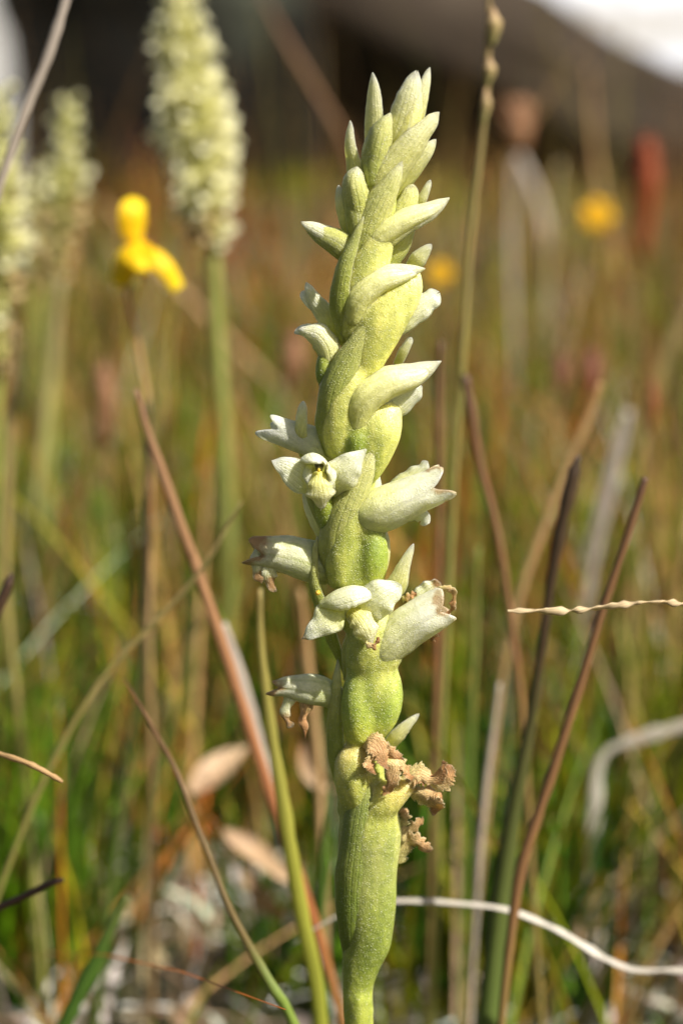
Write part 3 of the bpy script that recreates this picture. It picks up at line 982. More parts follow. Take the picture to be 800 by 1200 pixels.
strand('sedge', 'dull pink dead blade between the brown stem and the yellow green blade', 'grass',
       [(262, 730), (280, 790), (300, 860), (325, 960), (350, 1050)], 0.10, [8, 15, 15, 14, 12], M['greyblade'], flat=0.4, group=GS)
strand('straw', 'short golden straw poking in from the left edge', 'straw',
       [(72, 917), (60, 910), (30, 894), (0, 884), (-40, 872), (-90, 880)], [0.006, 0.006, 0.006, 0.008, 0.012, 0.02], [4, 7, 7, 7, 8, 8], M['straw'], bumps=0.6, group=GS)
strand('twig', 'dark twig poking in low from the left edge', 'twig',
       [(77, 1031), (60, 1036), (30, 1050), (0, 1063), (-50, 1090)], 0.03, [5, 9, 9, 10, 10], M['blackish'], group=GS)
strand('sedge', 'dark green blade with a cut tip in the bottom left', 'grass',
       [(148, 1052), (130, 1085), (110, 1130), (85, 1180), (60, 1240)], 0.06, [8, 14, 18, 19, 20], M['deepgreen'], flat=0.5, group=GS)
strand('twig', 'dark twig tip at the left edge halfway down', 'twig',
       [(14, 674), (8, 690), (-10, 730), (-40, 800)], 0.05, [5, 13, 13, 12], M['blackish'], group=GS)
strand('twisted_straw', 'pale twisted straw lying level across the right side', 'straw',
       [(593, 716), (620, 716), (650, 717), (690, 715), (730, 710), (765, 706), (800, 709), (860, 725), (960, 790)], 0.006, [3, 8, 10, 9, 11, 11, 10, 10, 9], M['twist'],
       flat=0.3, twist=1500, n=170, bumps=0.9, group=GS)
strand('rush', 'reddish brown stem with a dark cut tip on the right', 'rush',
       [(754, 558), (748, 580), (730, 640), (705, 720), (675, 820), (640, 930), (612, 1020), (600, 1100), (588, 1200)], 0.045, [8, 10, 10, 11, 12, 13, 14, 12, 11], M['brownstem'], group=GS)
strand('rush', 'nearly black stem turning green below, left of the reddish brown one', 'rush',
       [(679, 535), (672, 560), (658, 620), (645, 690), (634, 770), (622, 850), (602, 950), (585, 1060), (572, 1200)], 0.065, [6, 15, 16, 13, 12, 15, 20, 24, 28], M['darkstem'], bumps=0.5, group=GS)
strand('rush', 'dark brown stem rising just right of the spike with a pale forked top', 'rush',
       [(546, 440), (552, 480), (562, 545), (580, 610), (594, 690), (606, 780), (612, 850)], 0.10, [10, 13, 10, 9, 9, 9, 9], M['brownstem'], group=GS)
strand('sedge', 'tan dry blade leaning up to the right behind the dark stem', 'grass',
       [(704, 448), (690, 485), (665, 540), (645, 590), (628, 640), (610, 695), (590, 790), (575, 900)], 0.15, [6, 11, 9, 10, 9, 8, 7, 7], M['straw'], flat=0.4, group=GS)
strand('rush', 'rusty upright stem close behind the right of the spike', 'rush',
       [(517, 400), (515, 470), (516, 560), (514, 650), (512, 800), (508, 950)], 0.12, [5, 9, 9, 9, 9, 9], M['brownstem'], group=GS)
strand('dead_stem', 'bleached white stem sprawling across the lower right', 'stem',
       [(340, 1110), (372, 1088), (420, 1064), (470, 1056), (540, 1058), (600, 1066), (650, 1087), (690, 1111), (740, 1136), (800, 1138), (880, 1160)], 0.055,
       [3, 4, 5, 8, 7, 9, 8, 11, 8, 9, 9], M['bleached'], flat=0.35, bumps=0.6, face=(0, -0.5, 1), to_ground=True, group=GS)
strand('sedge', 'bleached blade kinked over a corner at the lower right', 'grass',
       [(850, 838), (800, 850), (750, 865), (712, 880), (700, 905), (697, 950), (690, 1010), (684, 1080)], 0.18, [9, 14, 17, 9, 13, 16, 11, 8], M['bleached'], flat=0.14, bumps=0.5, group=GS, face=(0, -0.4, 1))
strand('sedge', 'broad pale grey blade standing blurred behind the tan blade', 'grass',
       [(735, 480), (722, 530), (708, 590), (694, 650), (684, 720), (670, 800)], 0.28, [10, 17, 20, 18, 12, 8], M['greyblade'], flat=0.15, bumps=0.4, group=GS)
strand('sedge', 'pale green blade leaning in at the right edge', 'grass',
       [(812, 350), (790, 395), (770, 440), (752, 500), (735, 580)], 0.42, [14, 18, 17, 13, 10], M['olive'], flat=0.25, group=GS)

# tall sedge with spikelets right of the spike
sg = empty('sedge', tuple(at(500, 900, 0.11)), 'tall slender sedge stem with tan spikelets right of the spike tip', 'sedge')
strand('stem', 'x', None, [(574, -30), (573, 20), (571, 90), (564, 170), (556, 240), (549, 320), (543, 400), (535, 520), (525, 680), (518, 850)], 0.11,
       [4, 6, 8, 8, 8, 8, 8, 8, 8, 8], M['olive'], parent=sg, n=50)
for (a, b, c) in (((577, 10), (576, 55), 17), ((571, 68), (569, 100), 14), ((570, 105), (567, 145), 11)):
    strand('spikelet', 'x', None, [a, ((a[0] + b[0]) / 2 + 2, (a[1] + b[1]) / 2), b], 0.109, [3, c, 5], M['spikelet'], to_ground=False, parent=sg, n=14, seg=10, bumps=0.5)

# blurred upright stalks of the middle distance
mid = [
    ('tawny stalk standing left of the small yellow bloom', [(118, 330), (128, 420), (126, 520)], 0.45, 14, 'straw'),
    ('olive stalk at the left edge halfway up', [(20, 380), (12, 520), (8, 700), (25, 860)], 0.16, 15, 'olive'),
    ('second olive stalk in from the left edge', [(72, 330), (60, 430), (48, 520)], 0.35, 16, 'olive_light'),
    ('yellowish stalk beneath the yellow flower', [(205, 340), (196, 440), (190, 560), (185, 700)], 0.28, 9, 'yellowgreen'),
    ('long tan stalk slanting down to the spike from the yellow flower', [(120, 235), (180, 310), (240, 370), (310, 440), (345, 480)], 0.60, 12, 'straw'),
    ('faint brown stalk crossing high left of the spike tip', [(300, -20), (335, 50), (370, 110), (410, 190)], 0.62, 11, 'brownstem'),
    ('faint grey stalk right of the spike tip', [(590, 150), (630, 240), (640, 330)], 0.85, 18, 'greyblade'),
    ('pinkish stalk below the tan seed head', [(600, 170), (598, 290), (602, 420), (600, 520)], 0.6, 10, 'greyblade'),
    ('olive stalk below the tan seed head', [(655, 190), (640, 330), (628, 450)], 0.70, 14, 'olive_light'),
    ('brown stalk crossing behind the yellow bloom on the right', [(690, 80), (700, 210), (726, 330), (735, 430)], 0.85, 12, 'straw'),
    ('green stalk low right of the withered flowers', [(560, 640), (555, 780), (548, 940), (540, 1120)], 0.14, 11, 'green'),
    ('grey brown stalk low right of the withered flowers', [(585, 800), (572, 900), (562, 1000), (556, 1100)], 0.11, 10, 'greyblade'),
    ('green blade rising through the lower left turf', [(205, 820), (185, 930), (160, 1050)], 0.2, 13, 'green'),
    ('tan blade leaning over the lower left turf', [(250, 700), (190, 830), (150, 930), (120, 1050)], 0.20, 8, 'olive'),
    ('rust brown stalk slanting behind the left petals', [(265, 420), (320, 560), (350, 700)], 0.33, 10, 'redstem'),
    ('deep green blade standing behind the lowest pod on its left', [(388, 900), (378, 1000), (376, 1100), (384, 1200)], 0.08, 12, 'deepgreen'),
    ('golden blade behind the left of the lower spike', [(352, 690), (362, 800), (372, 900), (376, 1000)], 0.13, 16, 'straw'),
    ('slim red brown stalk near the right edge below the rust seed head', [(768, 500), (772, 610), (764, 720), (760, 820)], 0.3, 8, 'redstem'),
    ('slim green blade right of the kinked bleached blade', [(770, 880), (760, 980), (756, 1100)], 0.18, 11, 'green'),
]
for lab, pts, yd, wd, mt in mid:
    strand('rush', lab, 'rush', pts, yd, [wd * 0.35] + [wd * (0.75 - 0.06 * q) for q in range(len(pts) - 1)], M[mt], group=GS)


# dry leaves at the lower left
def dry_leaf(label, pts, Yd, wd, mat, face):
    ys = px_size(Yd) / px_size(0)
    W = [tuple(at(p[0], p[1], Yd + p[2])) for p in pts]
    n, nu = 22, 9
    C = catmull(W, n)
    T, B, N = frames(C, face)
    V, UV = [], []
    for side in (1, -1):
        for i in range(n):
            tt = i / (n - 1)
            wv = wd * 1e-4 * ys * (math.sin(math.pi * min(tt * 1.02, 1)) ** 0.7) + 1e-5
            for s in np.linspace(-1, 1, nu):
                V.append(C[i] + B[i] * wv * s + N[i] * (wv * 0.45 * s * s + side * 0.00010 * (1 - s * s)))
                UV.append((s * 0.5 + 0.5, tt))
    V = wob(V, 0.0008, 90)
    F = grid_faces(n, nu) + grid_faces(n, nu, base=n * nu, flip=True)
    o = link_mesh('dry_leaf', V, F, UV, mat, None, loc=tuple(C[0]))
    tag(o, label, 'leaf', 'dry tan leaves caught in the turf')


dry_leaf('upper tan dry leaf curled behind the brown stem', [(222, 935, 0.0), (255, 905, 0.005), (292, 872, 0.01)], 0.17, 18, M['deadleaf'], (0, -0.7, 0.7))
dry_leaf('middle tan dry leaf right below the curled one', [(262, 972, 0.0), (300, 1000, 0.0), (345, 1035, 0.01)], 0.15, 15, M['deadleaf'], (0.1, -0.7, 0.7))
dry_leaf('lowest tan dry leaf hanging below the other two', [(285, 1010, 0.0), (310, 1050, 0.0), (335, 1080, 0.01)], 0.16, 14, M['deadleaf'], (-0.3, -0.9, 0.3))
dry_leaf('tan leaf behind the left of the withered flowers', [(352, 870, 0.0), (370, 905, 0.0), (395, 925, 0.0)], 0.15, 16, M['deadleaf'], (-0.3, -0.9, 0.3))


# ---------------------------------------------------------------- blurred flowers of the meadow
def petal_blob(name, c, size, axis, mat, parent, cup=0.5):
    """one small rounded cupped petal; c world point of its base, axis its direction"""
    ax = Vector(axis).normalized()
    n, nu = 10, 7
    C = np.array([tuple(Vector(c) + ax * size * k / (n - 1)) for k in range(n)])
    T, B, N = frames(C, (0, -1, 0.5))
    V, UV = [], []
    for side in (1, -1):
        for i in range(n):
            tt = i / (n - 1)
            wv = size * 0.42 * math.sin(math.pi * min(0.08 + tt * 0.9, 1)) ** 0.8
            for s in np.linspace(-1, 1, nu):
                V.append(C[i] + B[i] * wv * s + N[i] * (-cup * wv * (s * s) - cup * size * 0.35 * tt * tt + side * 0.00015 * (1 - s * s)))
                UV.append((s * 0.5 + 0.5, tt))
    F = grid_faces(n, nu) + grid_faces(n, nu, base=n * nu, flip=True)
    return link_mesh(name, V, F, UV, mat, parent, loc=tuple(C[0]))


def small_bloom(label, px, py, Y, rad_px, mat, stem_pts, petals=7, group='small yellow blooms scattered in the meadow'):
    c = at(px, py, Y)
    r = rad_px * px_size(Y)
    root = empty('yellow_flower', tuple(c), label, 'flower', group)
    for k in range(petals):
        a = 2 * math.pi * k / petals
        petal_blob('petal', c, r, (math.cos(a), -0.25, math.sin(a)), mat, root)
    strand('stem', 'x', None, stem_pts, Y + 0.001, [3, 4, 5], M['olive'], parent=root, n=14)
    return root


small_bloom('orange yellow bloom right behind the upper spike', 515, 320, 0.45, 15, M['orange'], [(515, 325), (517, 420), (520, 560)])
small_bloom('yellow bloom on the right below the rock with painted shade', 699, 252, 0.55, 20, M['orange'], [(699, 256), (706, 330), (712, 450)])
small_bloom('low yellow bloom at the lower right', 646, 868, 0.30, 17, M['orange'], [(646, 872), (640, 920), (636, 990)])

# the nearer two-part yellow flower at the left
yf = empty('yellow_flower', tuple(at(165, 300, 0.15)), 'bright yellow blossom with hooded top and drooping lobes at the upper left', 'flower')


def ypetal(pts, wds, face, nm='petal'):
    W = [tuple(at(p[0], p[1], 0.15 + p[2])) for p in pts]
    n, nu = 16, 9
    C = catmull(W, n)
    ww = catmull([(a,) for a in wds], n)[:, 0] * px_size(0.15)
    T, B, N = frames(C, face)
    V, UV = [], []
    for side in (1, -1):
        for i in range(n):
            for s in np.linspace(-1, 1, nu):
                V.append(C[i] + B[i] * ww[i] * s + N[i] * (-0.5 * ww[i] * s * s + side * 0.0002 * (1 - s * s)))
                UV.append((s * 0.5 + 0.5, i / (n - 1)))
    V = wob(V, 0.0004, 150)
    F = grid_faces(n, nu) + grid_faces(n, nu, base=n * nu, flip=True)
    link_mesh(nm, V, F, UV, M['yellow'], yf, loc=tuple(C[0]))


ypetal([(164, 288, 0), (160, 272, 0), (162, 250, 0), (166, 236, 0.002)], [5, 17, 20, 12], (0.6, -0.8, 0.4))
ypetal([(170, 284, 0), (164, 296, -0.003), (148, 310, -0.004), (134, 332, -0.003)], [12, 19, 18, 12], (0.4, -0.8, 0.6))
ypetal([(160, 288, 0), (178, 294, -0.003), (198, 310, -0.004), (212, 336, -0.003)], [8, 18, 16, 12], (0.5, -0.8, 0.6))
strand('calyx', 'x', None, [(158, 300), (156, 318), (157, 336)], 0.154, [14, 13, 7], M['olive'], to_ground=False, parent=yf, n=14)
ypetal([(164, 286, 0), (166, 300, -0.004), (168, 316, -0.006)], [10, 18, 7], (0.4, -1, 0.5))
strand('stem', 'x', None, [(158, 310), (150, 345), (160, 400), (172, 480), (176, 600), (176, 720)], 0.153, [7, 7, 8, 8, 8, 8], M['straw'], parent=yf, n=24)


def seed_head(label, pts, Y, wds, mat, stem_pts, cat='seed head', n_scales=34, group=None):
    """a spike of small overlapping scales round a core"""
    root = empty('seed_head', tuple(at(pts[-1][0], pts[-1][1], Y)), label, cat, group)
    strand('core', 'x', None, pts, Y, [k * 0.8 for k in wds], mat, to_ground=False, parent=root, n=14, seg=10)
    W = catmull([tuple(at(p[0], p[1], Y)) for p in pts], 30)
    ww = catmull([(a,) for a in wds], 30)[:, 0] * px_size(Y) * 0.5
    V, F, UV = [], [], []
    for k in range(n_scales):
        f = (k + 0.5) / n_scales
        i = int(f * 29)
        a = k * 2.4
        out = Vector((math.cos(a), math.sin(a), 0.35)).normalized()
        c = Vector(W[i]) + out * ww[i] * 0.4
        sd_ = out.cross(Vector((0, 0, 1))).normalized() * ww[i] * 0.45
        tip = c + out * ww[i] * 0.9 + Vector((0, 0, ww[i] * 1.1))
        b = len(V)
        V += [tuple(c - sd_), tuple(c + sd_), tuple(tip), tuple(c + out * ww[i] * 0.4 + Vector((0, 0, ww[i] * 0.4)))]
        UV += [(0, f), (1, f), (0.5, 1), (0.5, 0.5)]
        F += [(b, b + 1, b + 3), (b + 1, b + 2, b + 3), (b + 2, b, b + 3), (b, b + 2, b + 1)]
    link_mesh('scales', V, F, UV, mat, root, loc=tuple(W[0]))
    strand('stem', 'x', None, stem_pts, Y, [3, 5, 5], M['olive'], parent=root, n=16)


seed_head('rust red flower spike near the top right', [(755, 165), (756, 205), (754, 250), (750, 300)], 0.60, [20, 34, 28, 22], M['redhead'], [(750, 300), (748, 360), (745, 430)])
seed_head('round tan seed head right of the sedge near the top', [(602, 130), (603, 155), (604, 180)], 0.60, [26, 46, 24], M['tanhead'], [(604, 180), (606, 260), (606, 360)])
seed_head('dark rust seed head at the right above the cut stem', [(764, 445), (763, 475), (760, 508)], 0.22, [8, 18, 10], M['darkhead'], [(760, 508), (752, 600), (748, 720)])
seed_head('dusky rose seed head in the middle right', [(690, 415), (692, 440), (694, 465)], 0.40, [16, 30, 18], M['rosehead'], [(694, 465), (696, 540), (690, 620)])
seed_head('smaller dusky rose seed head left of the other rose one', [(655, 420), (655, 440), (655, 458)], 0.42, [14, 24, 14], M['rosehead'], [(655, 458), (650, 540), (650, 620)])
seed_head('rusty seed head behind the left petals', [(345, 395), (342, 425), (340, 455)], 0.38, [18, 34, 20], M['tanhead'], [(340, 455), (342, 540), (345, 640)])
seed_head('orange brown seed head low beside the yellow flower stem', [(120, 430), (122, 470), (124, 520)], 0.32, [18, 30, 20], M['tanhead'], [(124, 520), (128, 600), (130, 700)])


# ---------------------------------------------------------------- the blurred orchids behind
def lathe_bell(name, L, r):
    """a small tubular bell with flared lobes, along +X"""
    nu, nv = 12, 8
    V, UV = [], []
    prof = [(0, 0.35), (0.12, 0.75), (0.35, 1.0), (0.6, 0.95), (0.8, 0.85), (0.92, 0.9), (1.0, 1.05), (1.02, 1.2)]
    for (t_, k) in prof:
        for j in range(nu):
            a = 2 * math.pi * j / nu
            lobe = 1 + (0.25 * math.cos(3 * a) if t_ > 0.85 else 0)
            V.append((L * t_ * (1 + (0.12 * math.cos(3 * a) if t_ > 0.9 else 0)) , r * k * lobe * math.cos(a), r * k * lobe * math.sin(a) - 0.12 * L * t_ * t_))
            UV.append((j / nu, t_ / 1.02))
    F = grid_faces(len(prof), nu, closed=True)
    F.append(tuple(range(nu)))
    me = bpy.data.meshes.new(name)
    me.from_pydata(V, [], F)
    ul = me.uv_layers.new(name='UVMap')
    for lp in me.loops:
        ul.data[lp.index].uv = UV[lp.vertex_index]
    me.shade_smooth()
    return me


def bract_mesh(name, L, wd):
    n, nu = 8, 5
    V, UV = [], []
    for i in range(n):
        t_ = i / (n - 1)
        ww = wd * math.sin(math.pi * min(0.25 + 0.75 * t_, 1)) ** 0.8
        for s in np.linspace(-1, 1, nu):
            V.append((0.25 * wd * (1 - s * s) + 0.18 * L * t_, ww * s, L * t_))
            UV.append((s * 0.5 + 0.5, t_))
    me = bpy.data.meshes.new(name)
    me.from_pydata(V, [], grid_faces(n, nu))
    ul = me.uv_layers.new(name='UVMap')
    for lp in me.loops:
        ul.data[lp.index].uv = UV[lp.vertex_index]
    me.shade_smooth()
    return me


BELL = lathe_bell('bell', 0.0085, 0.0023); BELL.materials.append(M['bgbell'])
FADE = lathe_bell('bell_faded', 0.0075, 0.0022); FADE.materials.append(M['fadebell'])
BRC = bract_mesh('bract', 0.0105, 0.0026); BRC.materials.append(M['bgbract'])


def far_orchid(label, top, bottom, stem_pts, Y, levels, wpx, fade=0.12, group='cream flowered orchids out of focus behind the main one', skip=0):
    a, b = at(top[0], top[1], Y), at(bottom[0], bottom[1], Y)
    root = empty('orchid', tuple(at(stem_pts[-1][0], stem_pts[-1][1], Y)), label, 'orchid', group)
    strand('stem', 'x', None, [top, bottom] + stem_pts, Y, [6, 14] + [17] * len(stem_pts), M['orchidgreen'], parent=root, n=30)
    rl = world_loc(root)
    r2 = random.Random(int(top[0]) + 5)
    for k in range(levels):
        f = k / (levels - 1)                        # 0 = top
        c = a.lerp(b, f ** 0.93)
        sz = (0.55 + 0.45 * min(1, f * 2.2) - 0.42 * max(0, f - 0.6) / 0.4) * wpx * r2.uniform(0.8, 1.12)
        ang = k * math.radians(137.5) + r2.uniform(-0.3, 0.3)
        me = BELL if f < 1 - fade else (FADE if r2.random() < 0.7 else BELL)
        up = 0.9 - 1.15 * min(1, f * 1.3)           # buds point up, open flowers out
        d = Vector((math.cos(ang), math.sin(ang), up + 0.15)).normalized()
        o = bpy.data.objects.new('flower', me)
        COL.objects.link(o)
        o.parent = root
        o.rotation_euler = d.to_track_quat('X', 'Z').to_euler()
        o.scale = (sz, sz * 1.05, sz)
        o.location = c - rl + Vector((d.x, d.y, 0)) * 0.0012 * sz
        q = bpy.data.objects.new('bract', BRC)
        COL.objects.link(q)
        q.parent = root
        q.rotation_euler = (0, 0.25, ang + 0.2)
        q.scale = (sz, sz, sz * 0.95)
        q.location = c - rl + Vector((d.x, d.y, -1.2)) * 0.0022 * sz
    return root


far_orchid('blurred cream orchid spike standing tall at the top left', (203, -30), (246, 280), [(250, 330), (256, 420), (262, 520), (266, 650), (268, 780)], 0.27, 74, 0.86)
far_orchid('fainter orchid spike left of the tall blurred one', (82, 120), (66, 330), [(62, 420), (56, 520), (52, 640)], 0.36, 34, 0.72, fade=0.5)
far_orchid('orchid spike half cut off by the left edge', (2, 110), (-4, 420), [(-6, 520), (-8, 640), (-8, 800)], 0.25, 40, 0.72, fade=0.4)
far_orchid('tiny orchid spike far back near the left', (44, 200), (40, 330), [(40, 400), (38, 470)], 0.6, 24, 0.8, fade=0.6)

# ---------------------------------------------------------------- the main orchid
OR = empty('orchid', tuple(P(420, 1600, 0)), 'cream and green orchid spike in the centre with withered flowers at its foot', 'orchid')
OR.location = (OR.location.x, 0.0, 0.0)

LEFT, RIGHT, FRONT, BACK, UP, DOWN = (-1, 0, 0), (1, 0, 0), (0, -1, 0), (0, 1, 0), (0, 0, 1), (0, 0, -1)

# stalk, from below the ground to the tip
stalk_pts = [(472, 110, 2), (462, 170, 3), (452, 240, 4), (444, 320, 5), (440, 420, 5), (432, 520, 5), (425, 620, 4), (424, 720, 2), (424, 820, 0), (424, 920, 0),
             (422, 1040, 0), (419, 1150, 0), (420, 1200, 0)]
W = [tuple(P(*p)) for p in stalk_pts]
W += [(W[-1][0] + 0.0004, 0.002, 0.03), (W[-1][0] + 0.0008, 0.003, -0.006)]
W.reverse()
rr = [2.0, 4, 7, 9, 10, 11, 12, 12, 12, 13, 14, 16, 18, 19, 20]
rr.reverse()
n = 60
C = catmull(W, n)
R = catmull([(a,) for a in rr], n)[:, 0] * 1e-4
T_, B_, N_ = frames(C, (0, -1, 0))
V, UV = [], []
for i in range(n):
    for j in range(14):
        a = 2 * math.pi * j / 14
        r = R[i] * (1 + 0.05 * math.cos(5 * a))
        V.append(C[i] + B_[i] * r * math.sin(a) + N_[i] * r * math.cos(a))
        UV.append((j / 14, i / (n - 1)))
V = wob(V, 0.00012, 120)
F = grid_faces(n, 14, closed=True) + [tuple((n - 1) * 14 + j for j in range(14)), tuple(range(14))]
MERGE.append((V, F, [colour_at('stalk', q[1]) for q in UV]))


def bract(spine, widths, face, mat='bract', **k):
    spine = [list(p) for p in spine]
    spine[0][2] += 11
    spine[1][2] += 3
    return sheet('bract', spine, widths, face, M[mat], OR, **k)


def bud(spine, radii, mat='hood', **k):
    return body('bud', spine, radii, M[mat], OR, **k)


def flower(loc):
    return empty('flower', tuple(P(*loc)), parent=OR)


# --- tip
bract([(462, 196, -4), (470, 160, -8), (481, 118, -10), (489, 82, -8)], [14, 19, 16, 6], (0.25, -1, 0.1), 'bract_pale', curl=60, notch=4)
bract([(474, 190, 2), (486, 150, 0), (497, 112, 0), (503, 79, 2)], [12, 13, 9, 4], (0.6, -1, 0.1), 'bract_pale', curl=60)
bud([(462, 200, 4), (476, 150, 4), (484, 115, 3), (488, 95, 2)], [14, 15, 11, 5], 'bract_pale')
bract([(440, 215, 4), (437, 170, 4), (436, 120, 2), (437, 84, 0)], [8, 13, 10, 3], (-0.4, -1, 0), 'bract_pale', curl=55)
sheet('bud', [(438, 226, -4), (438, 188, -12), (446, 155, -14), (457, 132, -10)], [10, 17, 14, 4], (-0.15, -1, 0.05), M['sheath'], OR, curl=85, fold=3)
bud([(438, 222, 0), (440, 185, -2), (448, 152, -4), (455, 138, -5)], [12, 14, 11, 4], 'sheath')
bract([(440, 248, -12), (456, 215, -14), (484, 175, -12), (502, 150, -8), (514, 132, -4)], [12, 22, 19, 12, 4], (0.45, -1, 0.1), 'bract_pale', curl=60, wave=1.0)
bract([(460, 238, 2), (482, 205, 2), (500, 182, 4), (510, 164, 6)], [14, 17, 11, 4], (0.7, -0.9, 0.0), 'bract_pale', curl=55)
bract([(412, 232, 4), (413, 200, 2), (408, 170, 0), (410, 141, 0)], [8, 11, 8, 3], (-0.6, -1, 0), 'bract_pale', curl=50)
sheet('bud', [(424, 286, -6), (418, 250, -14), (413, 216, -16), (419, 195, -12)], [11, 17, 15, 8], (-0.2, -1, 0.05), M['bract'], OR, curl=85, fold=3)
bud([(422, 282, -2), (418, 250, -4), (417, 216, -5), (421, 200, -6)], [12, 14, 12, 6], 'bract')
bract([(414, 290, 6), (404, 262, 6), (398, 240, 4), (397, 217, 4)], [8, 9, 7, 4], (-0.5, -1, 0), 'bract_pale', curl=45)
# --- right flower 1 with its long central bract
f = flower((430, 290, 0))
sheet('hood', [(432, 296, -6), (448, 270, -10), (474, 252, -12), (502, 243, -10), (527, 232, -8)], [13, 16, 15, 11, 3], (0.1, -0.6, 1), M['hood'], f, curl=95, tube=False, th=3)
body('petal', [(430, 298, -4), (446, 276, -8), (474, 259, -10), (502, 248, -9), (520, 238, -8)], [12, 14, 12, 8, 3], M['hood'], f)
bract([(420, 330, -14), (424, 296, -18), (440, 250, -20), (458, 215, -18), (471, 186, -14)], [16, 22, 19, 12, 3], (0.0, -1, 0.1), 'bract', curl=65)
sheet('petal', [(455, 285, 4), (470, 262, 6), (480, 240, 6), (484, 216, 8)], [14, 16, 14, 8], (0.5, -1, 0), M['sheath'], f, curl=45)
bract([(486, 250, 10), (494, 234, 10), (504, 211, 12)], [5, 6, 3], (0, -1, 0.2), 'bract_pale', curl=40)
# --- left upper flower (green horn) and its sickle bract
f = flower((410, 300, 0))
body('hood', [(414, 306, -4), (400, 288, -4), (378, 275, 0), (356, 262, 4)], [12, 17, 12, 3], M['bract'], f, squash=0.8)
sheet('petal', [(412, 300, -10), (398, 280, -10), (376, 268, -4), (353, 260, 2)], [10, 14, 11, 4], (-0.2, -0.6, 1), M['hood'], f, curl=70)
bract([(402, 402, -20), (394, 362, -24), (399, 320, -26), (412, 286, -24), (426, 254, -20)], [6, 13, 11, 7, 2], (-0.55, -1, 0), 'bract_green', curl=60)
# --- sheath below flower 1
body('ovary', [(408, 372, 0), (420, 340, -2), (436, 300, -4), (452, 262, -4)], [16, 26, 24, 13], 'sheath', OR, squash=0.8)
bract([(452, 320, 2), (470, 290, 6), (484, 258, 8)], [10, 14, 8], (0.6, -1, 0), 'sheath', curl=40)
bract([(478, 318, 4), (490, 304, 4), (505, 286, 6)], [7, 10, 3], (0.3, -1, 0.3), 'bract_pale', curl=40)
# --- right flower 2
f = flower((412, 372, 0))
sheet('hood', [(411, 384, -16), (416, 348, -24), (440, 325, -26), (470, 318, -22), (498, 315, -16)], [11, 18, 17, 12, 3], (-0.15, -0.7, 1), M['hood'], f, curl=90)
body('petal', [(412, 382, -10), (420, 352, -18), (442, 332, -20), (470, 323, -18), (490, 318, -15)], [11, 15, 14, 9, 3], M['hood'], f)
# --- big yellow green sheath with white flared flower to its right
f = flower((425, 430, 0))
body('ovary', [(424, 450, -2), (432, 412, -6), (450, 374, -8), (474, 340, -4), (488, 312, 0)], [14, 25, 28, 22, 9], 'sheath', f, squash=0.85)
sheet('petal', [(458, 384, -4), (482, 366, -6), (500, 352, -4), (515, 342, 0)], [14, 16, 14, 8], (0.1, -0.9, 0.6), M['white'], f, curl=45, wave=1.5, notch=4)
sheet('lip', [(460, 388, 2), (482, 376, 4), (500, 362, 6), (510, 352, 6)], [9, 12, 11, 6], (0.2, -0.8, -0.5), M['white'], f, curl=40, wave=2)
# --- left flower 2
f = flower((392, 440, 0))
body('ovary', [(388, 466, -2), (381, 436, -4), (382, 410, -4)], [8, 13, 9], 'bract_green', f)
sheet('hood', [(386, 440, -10), (382, 412, -14), (370, 394, -14), (350, 386, -8)], [9, 15, 14, 5], (-0.2, -0.8, 0.8), M['hood'], f, curl=80, wave=1.5)
sheet('petal', [(384, 430, 0), (376, 406, 2), (362, 390, 4), (345, 390, 6)], [8, 12, 11, 5], (-0.7, -0.6, 0.5), M['white'], f, curl=40, wave=2)
bract([(396, 396, 8), (384, 374, 8), (368, 352, 8), (358, 331, 8)], [10, 13, 9, 3], (-0.2, -1, 0.3), 'hood', curl=40)
bract([(384, 366, 10), (368, 356, 12), (353, 342, 14)], [6, 8, 5], (-0.3, -0.7, 0.5), 'white', curl=30)
# --- central bract 3, long and olive
bract([(394, 536, -18), (387, 500, -24), (396, 452, -28), (420, 402, -28), (445, 365, -24)], [16, 19, 19, 13, 3], (-0.15, -1, 0.1), 'bract_green', curl=70)
body('ovary', [(400, 538, -2), (396, 500, -6), (406, 456, -8), (424, 416, -6)], [16, 22, 22, 14], 'bract', OR)
bract([(465, 428, 8), (472, 412, 8), (482, 395, 8)], [5, 6, 4], (0, -1, 0.2), 'bract_pale', curl=40)
# --- right flower 3
f = flower((415, 495, 0))
sheet('hood', [(411, 510, -16), (420, 470, -24), (446, 448, -26), (484, 438, -22), (516, 423, -14)], [12, 21, 21, 16, 3], (-0.05, -0.7, 1), M['hood'], f, curl=88)
body('petal', [(414, 512, -10), (424, 474, -18), (450, 452, -20), (484, 442, -18), (506, 430, -14)], [12, 18, 18, 12, 3], M['hood'], f)
sheet('lip', [(448, 496, 2), (466, 480, 2), (484, 464, 4), (494, 452, 6)], [10, 15, 13, 6], (0.3, -0.9, -0.3), M['white'], f, curl=35, wave=1.5)
# --- yellow sheath above flower 4
f = flower((430, 545, 0))
body('ovary', [(424, 560, -2), (436, 528, -6), (446, 500, -6), (458, 470, -2)], [18, 26, 27, 14], 'sheath', f, squash=0.9)
sheet('rib', [(436, 548, -20), (444, 520, -26), (452, 496, -24)], [5, 8, 3], (0.1, -1, 0), M['bract'], f, curl=50)
body('ovary', [(416, 540, -18), (419, 518, -22), (424, 500, -20)], [8, 11, 6], 'bract_green', OR)
